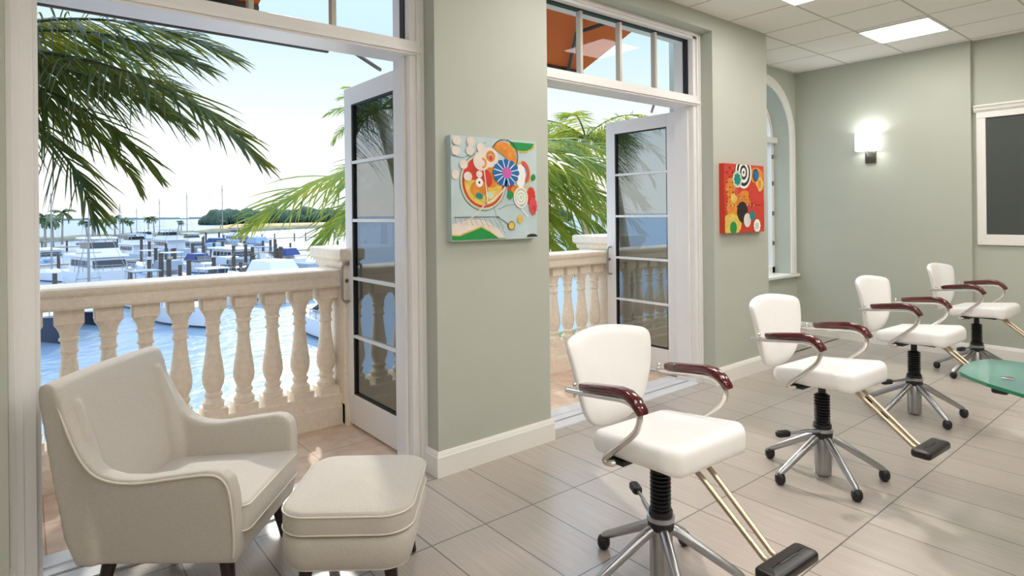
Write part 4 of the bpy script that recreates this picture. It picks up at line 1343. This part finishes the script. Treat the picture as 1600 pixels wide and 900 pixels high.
def motor_yacht(loc, ang, L, lab, group, fly=True, hullm='hull', canvas=None):
    t = tag(empty('motor_yacht', loc, ang), lab, 'boat', group)
    Bm = L * 0.32; fb = L * 0.115
    hull_mesh(L, Bm, fb).build('hull', [hullm, 'navyhull'], t, smooth=True, auto=35)
    q = MB(); frustum(q, -L * 0.30, L * 0.24, Bm * 0.38, fb * 0.95, fb + L * 0.115, fr=L * 0.05, bk=0.1, sd=0.12); cb = q.build('cabin', 'hull', t, bevel=0.06)
    for k_ in range(5):
        x0 = -L * 0.24 + k_ * L * 0.085
        for yy in (-1, 1):
            q = MB(); q.add([(x0, yy * Bm * 0.383, fb + L * 0.045), (x0 + L * 0.062, yy * Bm * 0.383, fb + L * 0.045), (x0 + L * 0.055, yy * Bm * 0.372, fb + L * 0.092), (x0, yy * Bm * 0.372, fb + L * 0.092),
                             (x0, yy * Bm * 0.34, fb + L * 0.045), (x0 + L * 0.062, yy * Bm * 0.34, fb + L * 0.045), (x0 + L * 0.055, yy * Bm * 0.34, fb + L * 0.092), (x0, yy * Bm * 0.34, fb + L * 0.092)],
                            [(0, 1, 2, 3), (7, 6, 5, 4), (0, 4, 5, 1), (1, 5, 6, 2), (2, 6, 7, 3), (3, 7, 4, 0)])
            q.build('window', 'boatglass', cb)
    q = MB(); frustum(q, L * 0.15, L * 0.232, Bm * 0.34, fb + L * 0.045, fb + L * 0.095, fr=L * 0.020, bk=0.05, sd=0.06); q.build('windscreen', 'boatglass', cb)
    zc = fb + L * 0.115
    q = MB(); frustum(q, -L * 0.36, L * 0.21, Bm * 0.42, zc, zc + L * 0.018, fr=0.1, bk=0, sd=0.02)
    if fly:
        frustum(q, -L * 0.16, L * 0.15, Bm * 0.34, zc + L * 0.015, zc + L * 0.065, fr=L * 0.05, bk=0.1, sd=0.12)
    q.build('flybridge', 'hull', t, bevel=0.04)
    if fly:
        q = MB(); frustum(q, -L * 0.10, L * 0.10, Bm * 0.31, zc + L * 0.065, zc + L * 0.11, fr=L * 0.035, bk=0.1, sd=0.1); q.build('windscreen', 'boatglass', t)
        q = MB(); frustum(q, -L * 0.18, L * 0.07, Bm * 0.33, zc + L * 0.135, zc + L * 0.147, fr=0.1, bk=0.1, sd=0.05)
        for xx in (-L * 0.15, L * 0.03):
            for yy in (-Bm * 0.27, Bm * 0.27): q.tube([(xx, yy, zc + L * 0.05), (xx, yy, zc + L * 0.137)], 0.04, 5)
        q.build('hardtop', canvas or 'hull', t)
    q = MB(); rails(q, L, Bm, fb); q.build('bow_rail', 'mast', t)
    return t


def express_cruiser(loc, ang, L, lab, group, hullm='hull', canvas='navy'):
    t = tag(empty('express_cruiser', loc, ang), lab, 'boat', group)
    Bm = L * 0.33; fb = L * 0.12
    hull_mesh(L, Bm, fb).build('hull', [hullm, 'navyhull'], t, smooth=True, auto=35)
    q = MB(); frustum(q, -L * 0.22, L * 0.34, Bm * 0.36, fb * 0.9, fb + L * 0.05, fr=L * 0.22, bk=0.05, sd=L * 0.035); q.build('foredeck', 'hull', t, bevel=0.05)
    q = MB(); frustum(q, -L * 0.06, L * 0.16, Bm * 0.33, fb + L * 0.045, fb + L * 0.12, fr=L * 0.14, bk=0, sd=0.15); q.build('windshield', 'boatglass', t)
    q = MB(); frustum(q, -L * 0.36, L * 0.03, Bm * 0.37, fb + L * 0.05, fb + L * 0.155, fr=L * 0.05, bk=L * 0.08, sd=L * 0.03); q.build('canvas_top', canvas, t, bevel=0.08)
    q = MB(); rails(q, L, Bm, fb, h=0.45); q.build('bow_rail', 'mast', t)
    return t


def centre_console(loc, ang, L, lab, group, top='hull'):
    t = tag(empty('fishing_boat', loc, ang), lab, 'boat', group)
    Bm = L * 0.33; fb = L * 0.11
    hull_mesh(L, Bm, fb).build('hull', ['hull', 'navyhull'], t, smooth=True, auto=35)
    q = MB(); frustum(q, -0.5, 0.5, 0.45, fb * 0.6, fb + 1.0, fr=0.3, bk=0.05, sd=0.05); q.build('console', 'hull', t, bevel=0.04)
    q = MB(); q.box(-1.1, 0.7, -0.95, 0.95, fb + 1.75, fb + 1.83); q.build('t_top', top, t, bevel=0.03)
    q = MB()
    for xx in (-0.8, 0.45):
        for yy in (-0.75, 0.75): q.tube([(xx * 0.8, yy * 0.8, fb * 0.7), (xx, yy, fb + 1.76)], 0.035, 5)
    for yy in (-0.8, 0.8): q.tube([(-0.9, yy, fb + 1.8), (-2.3, yy * 1.8, fb + 4.4)], 0.025, 4)
    q.build('top_frame', 'mast', t)
    q = MB()
    frustum(q, -L / 2 - 0.5, -L / 2 + 0.05, 0.25, 0.2, fb + 0.5, fr=0.05, bk=0.1, sd=0.05); q.build('outboard_motor', 'hullgrey', t, bevel=0.04)
    return t


def sailboat(loc, ang, L, mh, lab, group, cover='navy', hullm='hull'):
    t = tag(empty('sailboat', loc, ang), lab, 'boat', group)
    Bm = L * 0.30; fb = L * 0.095
    hull_mesh(L, Bm, fb, transom=0.55).build('hull', [hullm, 'navyhull'], t, smooth=True, auto=35)
    q = MB(); frustum(q, -L * 0.12, L * 0.22, Bm * 0.28, fb * 0.9, fb + L * 0.045, fr=L * 0.08, bk=0.1, sd=0.08); q.build('coachroof', 'hull', t, bevel=0.04)
    q = MB(); q.tube([(L * 0.08, 0, fb), (L * 0.08, 0, mh)], [0.10, 0.06], 8)
    for zz in (mh * 0.45, mh * 0.72): q.tube([(L * 0.08, -0.7, zz), (L * 0.08, 0.7, zz)], 0.03, 5)
    ms = q.build('mast', 'mast', t)
    q = MB()
    for a in ((L * 0.5, 0, fb), (-L * 0.48, 0, fb), (L * 0.08, Bm * 0.48, fb), (L * 0.08, -Bm * 0.48, fb)): q.tube([a, (L * 0.08, 0, mh * 0.98)], 0.012, 4)
    q.build('rigging', 'mast', ms)
    q = MB(); q.tube([(L * 0.07, 0, fb + 1.25), (-L * 0.15, 0, fb + 1.3), (-L * 0.34, 0, fb + 1.25)], [0.20, 0.17, 0.08], 8); q.build('sail_cover', cover, t, smooth=True)
    q = MB(); frustum(q, -L * 0.40, -L * 0.12, Bm * 0.33, fb + 0.9, fb + 1.25, fr=0.35, bk=0.2, sd=0.2); q.build('bimini', cover, t, bevel=0.05)
    return t


TH0 = math.radians(-78)
TAKEN = []


def bo_(px, py): return at_z(px, py, WZ)


def place(px, py, L, Bm=None):
    """free berth nearest the wanted spot, moving away along the line of sight; every boat lies parallel"""
    Bm = Bm or L * 0.36
    c, s_ = math.cos(TH0), math.sin(TH0)
    for k in range(400):
        p = bo_(px, py)
        u, v = p.x * c + p.y * s_, -p.x * s_ + p.y * c
        if all(abs(u - a) > (L + l2) / 2 * 1.12 or abs(v - b_) > (Bm + b2) / 2 * 1.10 for a, b_, l2, b2 in TAKEN): break
        py -= 0.25
    TAKEN.append((u, v, L, Bm))
    return p


G1 = 'boats moored in the marina'
# docks first
for (xm, ym, L, lab) in ((330, 446, 24, 'wooden dock nearest the balcony among the moored boats'), (300, 410, 60, 'wooden dock in the middle of the marina'), (290, 384, 90, 'wooden dock farthest out, below the breakwater')):
    m_ = bo_(xm, ym); c_, s__ = math.cos(TH0), math.sin(TH0); d = Vector((s__, -c_, 0)); a = m_ - d * L / 2
    TAKEN.append((m_.x * c_ + m_.y * s__, -m_.x * s__ + m_.y * c_, 2.4, L))
    t = tag(empty('dock', a, math.atan2(d.y, d.x)), lab, 'dock', 'docks of the marina')
    q = MB(); q.box(0, L, -0.8, 0.8, 0.75, 0.95); q.build('deck', 'dockwood', t)
    n = int(L / 4.5)
    for i in range(n + 1):
        q = MB(); q.cyl((L * i / n, -0.95 if i % 2 else 0.95, -0.5), (L * i / n, -0.95 if i % 2 else 0.95, 2.1), 0.17, n=8); q.build('piling', 'piling', t, smooth=True, auto=40)
BT = [('Y', 156, 470, 12.5, 0, 'large white motor yacht with flybridge and dark windows, left of the marina', 'hull', 'hull', True),
      ('E', 62, 522, 9.0, 0, 'pale canvas covered cruiser with dark hull behind the left end of the rail', 'navyhull', 'skycanvas'),
      ('S', 135, 510, 7.0, 0, 'small sailboat with blue cover moored in front of the large white yacht', 'navyhull', 'navy', 462 - 45),
      ('E', 285, 502, 8.5, 0, 'white cruiser hull seen between the balusters in the middle of the rail', 'hull', 'hull'),
      ('C', 226, 500, 7.5, 0, 'open fishing boat with dark flat canopy right of the large yacht', 'greycanvas'),
      ('E', 185, 508, 8.0, 0, 'white hulled cruiser low behind the balusters under the large yacht', 'hull', 'hull'),
      ('E', 255, 480, 8.5, 1, 'white cruiser with grey cover right of the dark canopy boat', 'hull', 'greycanvas'),
      ('Y', 72, 425, 10.5, 0, 'white cabin cruiser at the left edge, behind the covered cruiser', 'hull', 'hull', False),
      ('C', 330, 470, 7.0, 1, 'white fishing boat with outriggers just above the rail', 'hull'),
      ('E', 410, 462, 11.0, 1, 'sleek white sports cruiser with black windows left of the palm frond', 'hull', 'hull'),
      ('E', 470, 480, 9.0, 1, 'white cruiser behind the drooping palm frond', 'hull', 'greycanvas'),
      ('E', 365, 452, 8.0, 0, 'white cruiser with grey cover beside a dark piling', 'navyhull', 'hullgrey'),
      ('C', 270, 446, 8.0, 0, 'white fishing boat with T-top in the middle of the marina', 'hull'),
      ('E', 316, 432, 8.0, 0, 'white cruiser with navy top above the middle of the rail', 'hull', 'navy'),
      ('C', 235, 436, 7.5, 1, 'small white open boat behind the canopy boat', 'hull'),
      ('Y', 366, 424, 11.0, 0, 'boat under a large grey cover in the right part of the marina', 'hullgrey', 'greycanvas', False),
      ('E', 330, 418, 9.0, 1, 'white cruiser with pale blue top amid the pilings', 'hull', 'skycanvas'),
      ('Y', 210, 408, 11.0, 1, 'pale blue covered yacht far back behind the large yacht', 'hullgrey', 'skycanvas', True),
      ('Y', 262, 402, 12.0, 1, 'pale blue yacht beneath the two small palms', 'hullgrey', 'skycanvas', True),
      ('Y', 300, 398, 10.0, 0, 'grey blue yacht left of the tall mast', 'hullgrey', 'hull', True),
      ('E', 345, 397, 10.0, 0, 'dark canvas covered cruiser before the sandy bank', 'hull', 'navy'),
      ('E', 395, 404, 10.5, 1, 'white covered boat beneath the sandy bank at right', 'hull', 'skycanvas'),
      ('C', 410, 432, 7.5, 0, 'white open boat at the right, behind the sports cruiser', 'navy'),
      ('E', 440, 440, 8.5, 1, 'white boat half hidden by the right palm frond', 'hull', 'navy'),
      ('E', 530, 525, 8.5, 1, 'white boat behind the near stone pier', 'hull', 'navy'),
      ('Y', 225, 392, 11.0, 1, 'white yacht on the far side of the marina below the small palms', 'hull', 'hull', True),
      ('Y', 372, 386, 11.0, 0, 'navy topped yacht farthest out on the right', 'hullgrey', 'navy', True),
      ('E', 165, 402, 9.0, 0, 'white boat partly hidden behind the large yacht', 'hull', 'greycanvas'),
      ('S', 190, 470, 8.5, 1, 'sailboat whose mast stands before the bow of the large yacht', 'hull', 'skycanvas', 318),
      ('S', 212, 462, 8.5, 0, 'sailboat whose mast stands right of the large yacht', 'hull', 'skycanvas', 325),
      ('S', 252, 418, 9.0, 1, 'sailboat with mast beside the pale blue yacht', 'hull', 'navy', 310),
      ('S', 290, 412, 9.5, 0, 'sailboat with the tall mast in the middle of the marina', 'hull', 'navy', 302),
      ('S', 351, 392, 9.5, 1, 'sailboat with the tall mast near the headland', 'hull', 'skycanvas', 290),
      ('S', 137, 404, 9.0, 0, 'sailboat with the taller mast behind the large yacht', 'hull', 'navy', 288),
      ('S', 149, 396, 9.0, 1, 'sailboat with the shorter mast behind the large yacht', 'hull', 'skycanvas', 300),
      ('S', 78, 440, 8.5, 0, 'sailboat with mast at the left edge of the marina', 'hull', 'skycanvas', 300)]
for b in BT:
    k, x, y, L, fl_, lab = b[:6]
    p = place(x, y, L)
    ang = TH0 + (PI if fl_ else 0)
    if k == 'Y': motor_yacht(p, ang, L, lab, G1, b[8], b[6], b[7])
    elif k == 'E': express_cruiser(p, ang, L, lab, G1, b[6], b[7])
    elif k == 'C': centre_console(p, ang, L, lab, G1, b[6])
    else:
        q_ = Vector((p.x, p.y, p.z)); dpt = (q_ - Vector((0, 0, H))).dot(W_)
        ybase = CY + (H - WZ) * FPX / dpt + 6
        sailboat(p, ang, L, max(6.0, (ybase - b[8]) * dpt / FPX), lab, G1, b[7], b[6])

# mooring posts
rnd = random.Random(21)
first = None
for i in range(40):
    px = rnd.uniform(205, 440); py = rnd.uniform(388, 470)
    if first is None:
        q = MB(); q.cyl((0, 0, -0.5), (0, 0, 3.3), 0.20, 0.18, n=10); q.cyl((0, 0, 3.3), (0, 0, 3.38), 0.21, n=10); first = q.build('mooring_post', 'piling', smooth=True, auto=40); o = first
    else:
        o = first.copy(); COL.objects.link(o)
    o.location = place(px, py, 0.6, 0.6); o.scale = (1, 1, rnd.uniform(0.75, 1.1))
    tag(o, 'dark wooden mooring post standing in the water among the moored boats', 'post', 'mooring posts among the boats')
